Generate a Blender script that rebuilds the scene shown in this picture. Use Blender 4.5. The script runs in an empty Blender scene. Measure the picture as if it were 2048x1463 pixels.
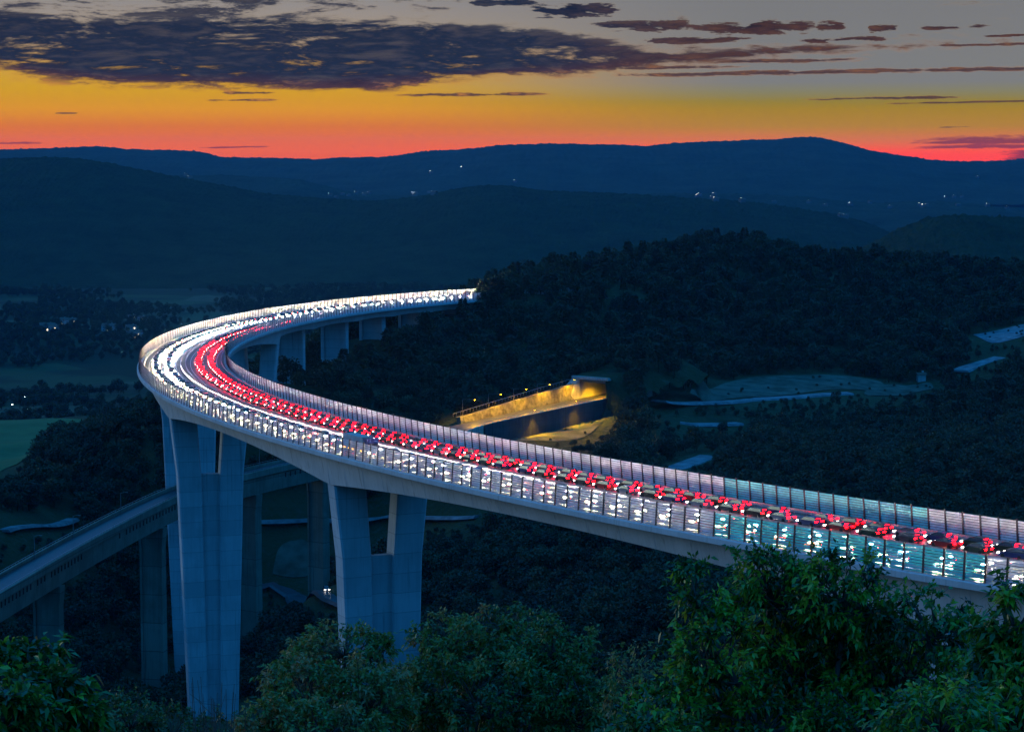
import bpy, math, random
import numpy as np
from mathutils import Vector, Matrix

random.seed(7)
RNG = np.random.default_rng(11)
R = math.radians
scene = bpy.context.scene
COL = scene.collection

# ------------------------------------------------------------------ camera
CZ = 200.0                      # height of the camera above the valley datum
FPX, HORIZON = 4300.0, 310.0    # focal length and eye level in photograph pixels
PITCH = math.atan((731.5 - HORIZON) / FPX)
cam = bpy.data.cameras.new('camera')
cam.sensor_width = 36.0
cam.lens = FPX / 2048 * 36
cam.clip_start = 0.5
cam.clip_end = 120000
cam_o = bpy.data.objects.new('camera', cam)
cam_o.location = (0, 0, CZ)
cam_o.rotation_euler = (R(90) - PITCH, 0, 0)
COL.objects.link(cam_o)
scene.camera = cam_o

# ------------------------------------------------------------------ exposure and sampling
scene.render.engine = 'CYCLES'
vs = scene.view_settings
vs.view_transform = 'Standard'
vs.look = 'None'
vs.exposure = 0.0
vs.gamma = 1.0
vs.use_curve_mapping = False
cy = scene.cycles
cy.use_denoising = True
try:
    cy.denoiser = 'OPENIMAGEDENOISE'
    cy.denoising_input_passes = 'RGB_ALBEDO_NORMAL'
except Exception:
    pass
cy.max_bounces = 5
cy.diffuse_bounces = 2
cy.glossy_bounces = 2
cy.transmission_bounces = 4
cy.transparent_max_bounces = 6
cy.volume_bounces = 0
cy.sample_clamp_indirect = 2.0
cy.sample_clamp_direct = 0.0
cy.use_light_tree = True
cy.caustics_reflective = False
cy.caustics_refractive = False


# ------------------------------------------------------------------ node expression helper
class X:
    """A socket in a node tree that arithmetic can be done with."""
    nt = None

    def __init__(self, s): self.s = s

    @staticmethod
    def m(op, *a, clamp=False):
        n = X.nt.nodes.new('ShaderNodeMath'); n.operation = op; n.use_clamp = clamp
        for i, v in enumerate(a):
            if isinstance(v, X): X.nt.links.new(v.s, n.inputs[i])
            else: n.inputs[i].default_value = v
        return X(n.outputs[0])

    def __add__(s, o): return X.m('ADD', s, o)
    __radd__ = __add__
    def __sub__(s, o): return X.m('SUBTRACT', s, o)
    def __rsub__(s, o): return X.m('SUBTRACT', o, s)
    def __mul__(s, o): return X.m('MULTIPLY', s, o)
    __rmul__ = __mul__
    def __truediv__(s, o): return X.m('DIVIDE', s, o)


def smooth(x, a, b):
    n = X.nt.nodes.new('ShaderNodeMapRange'); n.interpolation_type = 'SMOOTHSTEP'
    X.nt.links.new(x.s, n.inputs[0])
    for i, v in ((1, a), (2, b)):
        if isinstance(v, X): X.nt.links.new(v.s, n.inputs[i])
        else: n.inputs[i].default_value = v
    return X(n.outputs[0])


def ramp(x, pts, interp='LINEAR'):
    n = X.nt.nodes.new('ShaderNodeValToRGB'); e = n.color_ramp; e.interpolation = interp
    while len(e.elements) > 1: e.elements.remove(e.elements[-1])
    e.elements[0].position = pts[0][0]; e.elements[0].color = (*pts[0][1], 1)
    for p, c in pts[1:]:
        k = e.elements.new(p); k.color = (*c, 1)
    X.nt.links.new(x.s, n.inputs[0])
    return X(n.outputs[0])


def mix(f, a, b):
    n = X.nt.nodes.new('ShaderNodeMix'); n.data_type = 'RGBA'
    for i, v in ((0, f), (6, a), (7, b)):
        if isinstance(v, X): X.nt.links.new(v.s, n.inputs[i])
        elif i == 0: n.inputs[0].default_value = v
        else: n.inputs[i].default_value = (*v, 1)
    return X(n.outputs[2])


def vec(x, y, z):
    n = X.nt.nodes.new('ShaderNodeCombineXYZ')
    for i, v in enumerate((x, y, z)):
        if isinstance(v, X): X.nt.links.new(v.s, n.inputs[i])
        else: n.inputs[i].default_value = v
    return X(n.outputs[0])


def noise(v, scale, detail=4, rough=0.55):
    n = X.nt.nodes.new('ShaderNodeTexNoise')
    n.inputs['Scale'].default_value = scale; n.inputs['Detail'].default_value = detail; n.inputs['Roughness'].default_value = rough
    if v is not None: X.nt.links.new(v.s, n.inputs['Vector'])
    return X(n.outputs[0])


def curve(x, pts, lo, hi, vlo, vhi):
    """A float curve through pts given in real units."""
    n = X.nt.nodes.new('ShaderNodeFloatCurve')
    t = (x - lo) / (hi - lo)
    X.nt.links.new(t.s, n.inputs['Value'])
    c = n.mapping.curves[0]
    P = [((a - lo) / (hi - lo), (b - vlo) / (vhi - vlo)) for a, b in pts]
    c.points[0].location = P[0]; c.points[1].location = P[-1]
    for q in P[1:-1]: c.points.new(*q)
    n.mapping.update()
    return X(n.outputs[0]) * (vhi - vlo) + vlo


def lin(r, g, b):
    f = lambda c: (c / 255 / 12.92) if c / 255 <= 0.04045 else ((c / 255 + 0.055) / 1.055) ** 2.4
    return (f(r), f(g), f(b))


# ------------------------------------------------------------------ world: dusk sky with clouds
world = bpy.data.worlds.new('World')
scene.world = world
world.use_nodes = True
nt = world.node_tree
nt.nodes.clear()
X.nt = nt
tc = nt.nodes.new('ShaderNodeTexCoord')
sx = nt.nodes.new('ShaderNodeSeparateXYZ')
nt.links.new(tc.outputs['Generated'], sx.inputs[0])
dx, dy, dz = X(sx.outputs[0]), X(sx.outputs[1]), X(sx.outputs[2])
AZ = X.m('ARCTAN2', dx, dy) * 57.29578          # degrees from the view's axis, east of it positive
EL = X.m('ARCSINE', dz) * 57.29578              # degrees above eye level
E10 = X.m('DIVIDE', EL, 10.0, clamp=True)
SKY_L = ramp(E10, [(0.0, lin(226, 88, 0)), (0.013, lin(228, 94, 0)), (0.035, lin(224, 98, 0)), (0.075, lin(214, 112, 0)),
                   (0.12, lin(222, 148, 0)), (0.17, lin(214, 160, 8)), (0.22, lin(206, 160, 50)), (0.30, lin(168, 150, 128)), (0.42, lin(140, 138, 140)),
                   (0.8, lin(98, 116, 142)), (1.0, lin(70, 104, 146))])
SKY_R = ramp(E10, [(0.0, lin(250, 66, 0)), (0.012, lin(246, 78, 0)), (0.035, lin(216, 106, 0)), (0.075, lin(176, 124, 0)),
                   (0.12, lin(166, 130, 6)), (0.14, lin(150, 130, 40)), (0.165, lin(136, 131, 96)), (0.19, lin(127, 127, 124)), (0.42, lin(121, 121, 122)),
                   (0.8, lin(92, 110, 138)), (1.0, lin(70, 104, 146))])
LOW = mix(smooth(AZ, -5.0, 7.0), SKY_L, SKY_R)
gn = nt.nodes.new('ShaderNodeVectorMath'); gn.operation = 'SCALE'; nt.links.new(LOW.s, gn.inputs[0])
nt.links.new((smooth(EL, 1.6, 0.0) * 0.35 + 1.0).s, gn.inputs['Scale']); LOW = X(gn.outputs[0])
UP = ramp(X.m('DIVIDE', EL, 90.0, clamp=True), [(0.0, lin(70, 104, 146)), (0.11, lin(70, 104, 146)), (0.25, (.010, .25, .74)), (0.5, (.014, .31, .98)), (1.0, (.014, .33, 1.05))])
west = mix(smooth(EL, 7.5, 13.0), LOW, UP)
EAST = ramp(X.m('DIVIDE', EL, 90.0, clamp=True), [(0.0, (.012, .15, .42)), (0.12, (.008, .20, .60)), (0.35, (.014, .28, .90)), (1.0, (.014, .33, 1.05))])
away = smooth(X.m('ABSOLUTE', AZ), 40.0, 110.0)
sky = mix(away, west, EAST)

# clouds: a long bank, scattered puffs and thin streaks, all in degrees of direction
warp = noise(vec(AZ * 0.45, EL * 1.1, 3.3), 1.0, 1) - 0.5
n_big = noise(vec(AZ * 0.20 + warp * 0.5, EL * 1.5, 0.7), 1.0, 4, 0.6)
n_fine = noise(vec(AZ * 1.05 + warp * 1.6, EL * 5.6 + warp * 1.2, 5.1), 1.0, 5, 0.66)
A0, A1 = -16.0, 16.0
lower = curve(AZ, [(-16, 2.2), (-13.6, 2.15), (-12.2, 1.95), (-10.3, 1.78), (-7, 1.74), (-4.3, 1.70), (-2.5, 1.78), (-0.6, 1.95), (1.6, 2.05), (3.2, 2.2), (5.2, 2.35), (8, 2.62), (11, 2.76), (16, 2.9)], A0, A1, 0, 5)
upper = curve(AZ, [(-16, 3.85), (-13.6, 3.8), (-10.5, 3.62), (-8, 3.7), (-6, 3.78), (-4.3, 3.70), (-2, 3.55), (-0.4, 3.45), (1.2, 3.25), (2.6, 3.05), (4.0, 2.86), (6.5, 2.86), (9, 2.9), (11.5, 2.92), (13, 2.85), (16, 2.8)], A0, A1, 0, 5)
inside = X.m('MINIMUM', (EL - lower) * 3.6, (upper - EL) * 2.6)
lump = (n_big - 0.5) * 2.3 + (n_fine - 0.5) * 2.5
dens = X.m('MINIMUM', inside, 0.80) + lump
bank = smooth(dens, -0.30, 0.72)
# broken cover above the bank towards the west-south-west
top_mask = smooth(AZ, 3.0, -5.0)
broken = smooth(lump + top_mask * 0.62 - 0.42, -0.1, 0.6) * smooth(EL, 3.2, 3.7) * smooth(EL, 16.0, 8.0)
cover = X.m('MAXIMUM', bank, broken)
TE = EL - (AZ - 7.0) * 0.012 + warp * 0.05
TV = X.m('DIVIDE', TE, 4.5, clamp=True)
TU = X.m('DIVIDE', AZ - A0, A1 - A0, clamp=True)


def tri_ramp(x, items, lo, hi, flat):
    """Up to three bumps, one per colour channel: (centre, half width)."""
    f = lambda v, c, h: max(0.0, min(1.0, (1 - abs(v - c) / h) * flat))
    st = sorted({round(v, 4) for c, h in items for v in (c - h, c - h * (1 - 1 / flat), c + h * (1 - 1 / flat), c, c + h)})
    return ramp(x, [((v - lo) / (hi - lo), tuple([f(v, c, h) for c, h in items] + [0.0] * (3 - len(items)))) for v in st if lo <= v <= hi])


def streaks(items):
    out = None
    for k in range(0, len(items), 3):
        g3 = items[k:k + 3]
        a = tri_ramp(TV, [(v - 0.012 * (u - 7.0), hv) for u, v, hu, hv in g3], 0, 4.5, 1.0)
        b = tri_ramp(TU, [(u, hu) for u, v, hu, hv in g3], A0, A1, 2.2)
        n = X.nt.nodes.new('ShaderNodeVectorMath'); n.operation = 'DOT_PRODUCT'
        X.nt.links.new(a.s, n.inputs[0]); X.nt.links.new(b.s, n.inputs[1])
        out = X(n.outputs['Value']) if out is None else X.m('MAXIMUM', out, X(n.outputs['Value']))
    return out


puffs = streaks([(3.4, 3.36, 1.7, .24), (5.9, 3.30, 1.15, .27), (7.1, 3.33, 1.0, .27), (8.35, 3.32, .45, .22), (9.75, 3.25, .5, .16), (11.5, 3.28, 1.1, .09),
                 (1.1, 3.78, .85, .26), (-.3, 4.0, 1.0, .16), (2.1, 3.78, .9, .26), (8.6, 2.98, 1.5, .10), (4.9, 3.0, 1.7, .12), (12.9, 3.05, 1.0, .05)])
thinl = streaks([(9.0, 2.17, 8.5, .10), (-1.0, 1.59, 2.4, .085), (-6.9, 1.63, .9, .07), (-7.1, 1.44, 1.1, .05), (9.8, 1.47, 2.4, .075), (12.8, 1.37, 3.6, .045),
                 (12.4, 2.83, 2.0, .06), (13.2, 4.12, 3.4, .17), (7.2, 2.45, 2.4, .10), (3.2, 2.28, 3.4, .10), (-11.6, 1.08, .4, .035), (11.6, .72, .5, .03)])
redl = streaks([(13.6, .42, 3.3, .14), (12.8, .22, 2.6, .08), (12.2, .33, 1.9, .05), (14.5, .12, 2.0, .05), (-13.2, .31, 1.1, .05), (-7.2, .21, 1.2, .03)])
cover = X.m('MAXIMUM', cover, smooth(puffs + (n_fine - 0.5) * 3.4 * smooth(puffs, 0.0, 0.35), 0.24, 0.70))
cover = X.m('MAXIMUM', cover, smooth(thinl + (n_fine - 0.5) * 2.6 * smooth(thinl, 0.0, 0.35), 0.22, 0.80) * 0.92)
redc = smooth(redl + (n_fine - 0.5) * 3.0 * smooth(redl, 0.0, 0.3), 0.12, 0.85)
body = ramp(n_fine * 0.6 + n_big * 0.4, [(0.36, lin(20, 30, 50)), (0.5, lin(34, 42, 62)), (0.64, lin(72, 68, 74))])
under = ramp(n_fine, [(0.38, lin(54, 36, 46)), (0.55, lin(88, 54, 52)), (0.66, lin(200, 128, 50))])
shade = mix(smooth(EL - lower + (n_fine - 0.5) * 0.8, 0.45, 0.0) * 0.9, body, under)
shade = mix(smooth(AZ, 0.0, 6.0) * 0.8, shade, ramp(n_fine, [(0.35, lin(44, 32, 36)), (0.65, lin(96, 62, 44))]))
fringe = mix(0.55, sky, mix(smooth(EL, 3.4, 2.2), lin(160, 138, 108), lin(206, 128, 40)))
cl = mix(smooth(cover, 0.10, 0.95), fringe, shade)
sky = mix(cover * (1.0 - away), sky, cl)
sky = mix(redc * 0.85, sky, mix(n_fine, lin(96, 34, 40), lin(160, 50, 40)))
bg = nt.nodes.new('ShaderNodeBackground')
bg.inputs['Strength'].default_value = 1.0
nt.links.new(sky.s, bg.inputs['Color'])
wo = nt.nodes.new('ShaderNodeOutputWorld')
nt.links.new(bg.outputs[0], wo.inputs['Surface'])
world.cycles.sampling_method = 'MANUAL'
world.cycles.sample_map_resolution = 512


# ------------------------------------------------------------------ the last light of the sunken sun, very soft and low in the west
sun = bpy.data.lights.new('sun', 'SUN')
sun.energy = 0.5
sun.angle = R(25)
sun.color = (0.80, 0.97, 0.80)
sun_o = bpy.data.objects.new('sun', sun)
sun_o.rotation_euler = Vector((0.86, -0.42, -0.16)).to_track_quat('-Z', 'Y').to_euler()
COL.objects.link(sun_o)


# ------------------------------------------------------------------ helpers: geometry
def ray(px, py):
    """Direction of the line of sight through a photograph pixel."""
    v = Vector(((px - 1024) / FPX, 1.0, (731.5 - py) / FPX))
    v.rotate(Matrix.Rotation(-PITCH, 3, 'X'))
    return v


def at(px, py, Y):
    d = ray(px, py)
    return Vector((0, 0, CZ)) + d * (Y / d.y)


def link(o, parent=None):
    COL.objects.link(o)
    if parent is not None: o.parent = parent
    return o


def mesh_obj(name, verts, faces, mat, parent=None, smooth_=False, uv=None, loc=None):
    me = bpy.data.meshes.new(name)
    if isinstance(verts, np.ndarray): verts = verts.tolist()
    if isinstance(faces, np.ndarray): faces = faces.tolist()
    me.from_pydata(verts, [], faces)
    if uv is not None:
        l = me.uv_layers.new(name='UVMap')
        idx = np.empty(len(me.loops), dtype=np.int32); me.loops.foreach_get('vertex_index', idx)
        l.data.foreach_set('uv', np.asarray(uv, dtype=np.float32)[idx].ravel())
    for m in (mat if isinstance(mat, (list, tuple)) else [mat]): me.materials.append(m)
    if smooth_: me.polygons.foreach_set('use_smooth', [True] * len(me.polygons))
    me.update()
    o = bpy.data.objects.new(name, me)
    if loc is not None: o.location = loc
    return link(o, parent)


def empty(name, loc=(0, 0, 0)):
    o = bpy.data.objects.new(name, None); o.location = loc; o.empty_display_size = 0.5
    return link(o)


def tag(o, label, cat=None, group=None, kind=None):
    if label: o['label'] = label
    if cat: o['category'] = cat
    if group: o['group'] = group
    if kind: o['kind'] = kind
    return o


def copy_tree(o, parent=None):
    c = o.copy(); COL.objects.link(c)
    if parent is not None: c.parent = parent
    for ch in o.children: copy_tree(ch, c)
    return c


class MB:
    """Collects boxes, prisms and tubes into one mesh."""
    def __init__(s): s.v = []; s.f = []; s.mi = []

    def add(s, v, f, m=0):
        b = len(s.v); s.v += [tuple(p) for p in v]; s.f += [tuple(b + i for i in q) for q in f]; s.mi += [m] * len(f)
        return s

    def hexa(s, p, m=0):   # eight corners, bottom ring then top ring
        return s.add(p, [(0, 3, 2, 1), (4, 5, 6, 7), (0, 1, 5, 4), (1, 2, 6, 5), (2, 3, 7, 6), (3, 0, 4, 7)], m)

    def box(s, c, d, m=0, rot=None):
        x, y, z = d[0] / 2, d[1] / 2, d[2] / 2
        p = [Vector(q) for q in ((-x, -y, -z), (x, -y, -z), (x, y, -z), (-x, y, -z), (-x, -y, z), (x, -y, z), (x, y, z), (-x, y, z))]
        if rot is not None: p = [rot @ q for q in p]
        return s.hexa([q + Vector(c) for q in p], m)

    def tube(s, pts, rad, n=6, m=0):
        pts = [Vector(p) for p in pts]; b = len(s.v)
        for i, p in enumerate(pts):
            t = (pts[min(i + 1, len(pts) - 1)] - pts[max(i - 1, 0)]).normalized()
            a = t.cross(Vector((0.3, 0.9, 0.2))).normalized(); c = t.cross(a)
            r = rad[i] if isinstance(rad, (list, tuple)) else rad
            for k in range(n):
                w = 2 * math.pi * k / n
                s.v.append(tuple(p + a * math.cos(w) * r + c * math.sin(w) * r))
        for i in range(len(pts) - 1):
            for k in range(n):
                s.f.append((b + i * n + k, b + i * n + (k + 1) % n, b + (i + 1) * n + (k + 1) % n, b + (i + 1) * n + k)); s.mi.append(m)
        s.f.append(tuple(b + k for k in range(n))[::-1]); s.f.append(tuple(b + (len(pts) - 1) * n + k for k in range(n))); s.mi += [m, m]
        return s

    def build(s, name, mat, parent=None, smooth_=False, loc=None):
        o = mesh_obj(name, s.v, s.f, mat, parent, smooth_, loc=loc)
        if any(s.mi): o.data.polygons.foreach_set('material_index', s.mi)
        return o


# ------------------------------------------------------------------ materials
MATS = {}


def material(name, col, col2=None, rough=0.8, scale=1.0, metal=0.0, bump=0.0, detail=5, coords='Object', stretch=None, emit=None, strength=0.0, spec=0.3):
    m = bpy.data.materials.new(name); m.use_nodes = True
    t = m.node_tree; X.nt = t
    p = t.nodes['Principled BSDF']
    p.inputs['Roughness'].default_value = rough
    p.inputs['Metallic'].default_value = metal
    p.inputs['Specular IOR Level'].default_value = spec
    if col2 is None:
        p.inputs['Base Color'].default_value = (*col, 1)
    if col2 is not None or bump:
        c = t.nodes.new('ShaderNodeTexCoord'); v = X(c.outputs[coords])
        if stretch:
            mp = t.nodes.new('ShaderNodeMapping'); mp.inputs['Scale'].default_value = stretch
            t.links.new(v.s, mp.inputs[0]); v = X(mp.outputs[0])
        n = noise(v, scale, detail)
        if col2 is not None:
            k = ramp(n, [(0.3, col), (0.7, col2)])
            t.links.new(k.s, p.inputs['Base Color'])
        if bump:
            b = t.nodes.new('ShaderNodeBump'); b.inputs['Strength'].default_value = bump
            t.links.new(n.s, b.inputs['Height']); t.links.new(b.outputs[0], p.inputs['Normal'])
    if emit:
        p.inputs['Emission Color'].default_value = (*emit, 1); p.inputs['Emission Strength'].default_value = strength
    MATS[name] = m
    return m


def concrete(name, dark, light, stain, lift=4.0):
    """Board-marked concrete: blotches, vertical water streaks, horizontal pour joints."""
    m = bpy.data.materials.new(name); m.use_nodes = True
    t = m.node_tree; X.nt = t; p = t.nodes['Principled BSDF']
    g = t.nodes.new('ShaderNodeNewGeometry'); s = t.nodes.new('ShaderNodeSeparateXYZ'); t.links.new(g.outputs['Position'], s.inputs[0])
    x, y, z = X(s.outputs[0]), X(s.outputs[1]), X(s.outputs[2])
    blot = noise(X(g.outputs['Position']), 0.16, 6, 0.6)
    strk = noise(vec(x * 1.1, y * 1.1, z * 0.045), 1.0, 5, 0.6)
    fr = X.m('FRACT', z / lift)
    band = noise(vec(0.0, 0.0, X.m('FLOOR', z / lift) * 7.31), 1.0, 0)
    joint = smooth(X.m('ABSOLUTE', fr - 0.5), 0.478, 0.495)
    c = ramp(blot * 0.5 + strk * 0.5 + (band - 0.5) * 0.5, [(0.38, dark), (0.60, light)])
    c = mix(smooth(strk, 0.54, 0.72) * 0.7, c, stain)
    c = mix(joint * 0.75, c, stain)
    t.links.new(c.s, p.inputs['Base Color'])
    p.inputs['Roughness'].default_value = 0.85; p.inputs['Specular IOR Level'].default_value = 0.25
    b = t.nodes.new('ShaderNodeBump'); b.inputs['Strength'].default_value = 0.25
    t.links.new(noise(X(g.outputs['Position']), 1.3, 6).s, b.inputs['Height']); t.links.new(b.outputs[0], p.inputs['Normal'])
    MATS[name] = m
    return m


M_PIER = concrete('pier_concrete', (0.36, 0.40, 0.42), (0.50, 0.54, 0.56), (0.19, 0.21, 0.22))
M_DECK = concrete('girder_concrete', (0.40, 0.42, 0.42), (0.54, 0.55, 0.54), (0.20, 0.21, 0.20), 40.0)
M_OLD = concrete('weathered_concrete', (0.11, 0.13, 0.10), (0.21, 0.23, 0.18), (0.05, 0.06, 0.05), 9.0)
M_ASPH = material('asphalt', (0.035, 0.037, 0.042), (0.06, 0.062, 0.068), 0.42, 0.9, bump=0.05, spec=0.5)
M_MARK = material('road_paint', (0.72, 0.72, 0.70), (0.82, 0.82, 0.8), 0.6, 3.0)
M_STEEL = material('galvanised_steel', (0.38, 0.40, 0.42), (0.55, 0.57, 0.59), 0.42, 4.0, metal=0.85)
M_POST = material('dark_post_steel', (0.028, 0.032, 0.036), (0.05, 0.055, 0.06), 0.5, 3.0, metal=0.3)


def slat_material(name, col):
    m = bpy.data.materials.new(name); m.use_nodes = True
    t = m.node_tree; X.nt = t; t.nodes.clear()
    o = t.nodes.new('ShaderNodeOutputMaterial')
    g = t.nodes.new('ShaderNodeNewGeometry')
    n = noise(X(g.outputs['Position']), 0.45, 4)
    c = mix(smooth(n, 0.3, 0.7), tuple(a * 0.8 for a in col), tuple(min(1, a * 1.12) for a in col))
    d = t.nodes.new('ShaderNodeBsdfDiffuse'); tr = t.nodes.new('ShaderNodeBsdfTranslucent'); gl = t.nodes.new('ShaderNodeBsdfGlossy')
    tp = t.nodes.new('ShaderNodeBsdfTransparent'); tp.inputs['Color'].default_value = (*[0.6 + 0.4 * a for a in col], 1)
    t.links.new(c.s, d.inputs['Color']); t.links.new(c.s, tr.inputs['Color'])
    gl.inputs['Roughness'].default_value = 0.5; gl.inputs['Color'].default_value = (0.9, 0.9, 0.9, 1)
    m1 = t.nodes.new('ShaderNodeMixShader'); m1.inputs[0].default_value = 0.6
    t.links.new(d.outputs[0], m1.inputs[1]); t.links.new(tr.outputs[0], m1.inputs[2])
    m2 = t.nodes.new('ShaderNodeMixShader'); m2.inputs[0].default_value = 0.04
    t.links.new(m1.outputs[0], m2.inputs[1]); t.links.new(gl.outputs[0], m2.inputs[2])
    m3 = t.nodes.new('ShaderNodeMixShader'); m3.inputs[0].default_value = 0.05
    t.links.new(m2.outputs[0], m3.inputs[1]); t.links.new(tp.outputs[0], m3.inputs[2])
    t.links.new(m3.outputs[0], o.inputs['Surface'])
    return m


M_SLAT = slat_material('frosted_slat', (0.80, 0.84, 0.87))
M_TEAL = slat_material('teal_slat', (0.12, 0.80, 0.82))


def foliage_material(name, greens, rough=0.5, trans=0.35, attr=True):
    """Leaf colour picked per leaf from a ramp by the stored 'tint' value."""
    m = bpy.data.materials.new(name); m.use_nodes = True
    t = m.node_tree; X.nt = t; t.nodes.clear()
    o = t.nodes.new('ShaderNodeOutputMaterial')
    if attr:
        a = t.nodes.new('ShaderNodeAttribute'); a.attribute_name = 'tint'; v = X(a.outputs['Fac'])
    else:
        i = t.nodes.new('ShaderNodeObjectInfo'); a = t.nodes.new('ShaderNodeAttribute'); a.attribute_name = 'tint'
        v = X(a.outputs['Fac']) * 0.45 + X(i.outputs['Random']) * 0.55
    k = len(greens) - 1
    c = ramp(v, [(j / k, g) for j, g in enumerate(greens)])
    p = t.nodes.new('ShaderNodeBsdfPrincipled'); p.inputs['Roughness'].default_value = rough; p.inputs['Specular IOR Level'].default_value = 0.5
    t.links.new(c.s, p.inputs['Base Color'])
    tr = t.nodes.new('ShaderNodeBsdfTranslucent'); t.links.new(c.s, tr.inputs['Color'])
    mx = t.nodes.new('ShaderNodeMixShader'); mx.inputs[0].default_value = trans
    t.links.new(p.outputs[0], mx.inputs[1]); t.links.new(tr.outputs[0], mx.inputs[2]); t.links.new(mx.outputs[0], o.inputs['Surface'])
    return m


M_BARK = material('bark', (0.05, 0.042, 0.034), (0.11, 0.095, 0.08), 0.9, 5.0, bump=0.4)

# ------------------------------------------------------------------ terrain of the valley
CP = []


def cp(px, py, Y, dz=0.0):
    p = at(px, py, Y); CP.append((p.x, p.y, p.z + dz))


for a in [(1430, 463, 1250), (1350, 468, 1235), (1250, 490, 1200), (1150, 520, 1150), (1180, 512, 1105), (1085, 546, 1072), (1500, 470, 1260), (1570, 492, 1270),
          (1650, 508, 1290), (1750, 503, 1300), (1850, 515, 1310), (2048, 520, 1340)]: cp(*a, dz=-9)
for a in [(1040, 562, 1052), (990, 581, 1040), (960, 606, 1030)]: cp(*a, dz=-5)
for a in [(1500, 650, 1060), (1100, 690, 985), (1250, 640, 1060), (1800, 640, 1100), (900, 690, 940), (1350, 560, 1150), (1650, 580, 1180), (1950, 600, 1180)]: cp(*a, dz=-7)
for a in [(960, 842, 822), (1100, 822, 862), (1310, 790, 915), (890, 850, 806)]: cp(*a, dz=-2)
for a in [(1100, 866, 838), (1000, 888, 806), (1200, 850, 856), (1300, 840, 866), (1400, 825, 890), (1500, 780, 960), (1640, 775, 975), (1760, 770, 990), (1850, 775, 1000),
          (1980, 665, 1080), (1960, 735, 1010), (2040, 650, 1095)]: cp(*a)
for a in [(1500, 900, 760), (1300, 1000, 655), (1900, 950, 640), (1700, 860, 820), (1200, 1320, 430), (1100, 1160, 600), (900, 1030, 750), (1300, 1160, 520), (1330, 1250, 440),
          (1000, 1250, 520), (1000, 1080, 690), (820, 1100, 690)]: cp(*a, dz=-6)
for a in [(420, 1450, 563), (290, 1435, 630), (505, 1345, 700), (640, 1192, 760), (585, 1190, 700), (600, 1270, 650), (750, 1330, 430), (720, 1060, 800), (80, 1330, 555)]: cp(*a)
for a in [(200, 858, 900), (330, 795, 960), (40, 930, 820), (280, 1000, 800), (100, 990, 780)]: cp(*a, dz=-7)
for a in [(65, 1050, 730), (0, 1060, 700), (90, 842, 1300), (0, 925, 1010), (160, 842, 1300)]: cp(*a)
for a in [(505, 752, 840), (590, 772, 890), (667, 728, 935), (742, 667, 973), (820, 645, 1005), (430, 760, 870)]: cp(*a, dz=-3)
for x in (-260, -90, 0, 90, 260):
    for y, z in ((-70, 200), (0, 197.4), (20, 191.5), (60, 170), (120, 138), (200, 112 if x > 0 else 98)): CP.append((x, y, z))
for a in [(-70, 450, 56), (-75, 360, 68), (-70, 260, 84), (-130, 470, 60), (60, 283, 100), (170, 300, 112), (330, 350, 125), (-120, 350, 70), (-300, 400, 78), (-420, 650, 80), (-480, 900, 70), (-520, 1250, 36), (-150, 1350, 34), (-320, 1300, 36), (420, 700, 128),
          (480, 1000, 122), (560, 1350, 110), (60, 1480, 70), (330, 1520, 80), (560, 1550, 60), (-100, 1550, 10), (-500, 1550, 12), (-600, 300, 110), (600, 300, 150), (-600, 0, 190), (600, 0, 200),
          (250, 500, 110), (-200, 1150, 48), (-60, 1250, 40), (20, 1300, 80), (-150, 1060, 62)]: CP.append(a)
CP = np.array(CP)


def tps(P, reg=0.003):
    A = P[:, :2] / 300.0
    d = np.linalg.norm(A[:, None] - A[None], axis=-1)
    K = np.where(d > 0, d * d * np.log(d + 1e-12), 0) + np.eye(len(A)) * reg
    Q = np.hstack([np.ones((len(A), 1)), A]); n = len(A)
    L = np.zeros((n + 3, n + 3)); L[:n, :n] = K; L[:n, n:] = Q; L[n:, :n] = Q.T
    w = np.linalg.solve(L, np.concatenate([P[:, 2], np.zeros(3)]))
    def f(x, y):
        B = np.stack([x, y], -1) / 300.0
        e = np.linalg.norm(B[:, None] - A[None], axis=-1)
        return np.where(e > 0, e * e * np.log(e + 1e-12), 0) @ w[:n] + w[n] + B @ w[n + 1:]
    return f


_tp = tps(CP)
GX = np.arange(-760, 761, 7.0)
GY = np.arange(-70, 1561, 7.0)
gx, gy = np.meshgrid(GX, GY, indexing='xy')


def wobble(x, y, f, seed):
    r = np.random.default_rng(seed); z = 0
    for k in range(7):
        a = r.uniform(0, 6.28); q = f * r.uniform(0.6, 1.6); z = z + np.sin((x * math.cos(a) + y * math.sin(a)) * q + r.uniform(0, 6.28))
    return z / 7


GZ = _tp(gx.ravel(), gy.ravel()).reshape(gx.shape)
far_w = np.clip((gy - 250) / 200, 0, 1)
GZ = GZ + (wobble(gx, gy, 0.035, 1) * 4.0 + wobble(gx, gy, 0.11, 2) * 1.5) * far_w
edge = np.clip((gy - 1400) / 150, 0, 1) ** 2
GZ = GZ - edge * 60


def ground(x, y):
    i = np.clip((np.asarray(x, float) - GX[0]) / 7.0, 0, len(GX) - 1.001); j = np.clip((np.asarray(y, float) - GY[0]) / 7.0, 0, len(GY) - 1.001)
    a, b = i.astype(int), j.astype(int); u, v = i - a, j - b
    return (GZ[b, a] * (1 - u) + GZ[b, a + 1] * u) * (1 - v) + (GZ[b + 1, a] * (1 - u) + GZ[b + 1, a + 1] * u) * v


def hit(px, py, y0=320.0):
    """Where the line of sight through a photograph pixel meets the valley's ground."""
    d = ray(px, py)
    for Y in np.arange(y0, 1500, 2.0):
        p = Vector((0, 0, CZ)) + d * (Y / d.y)
        if p.z <= ground(p.x, p.y): break
    p.z = float(ground(p.x, p.y))
    return p


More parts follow.
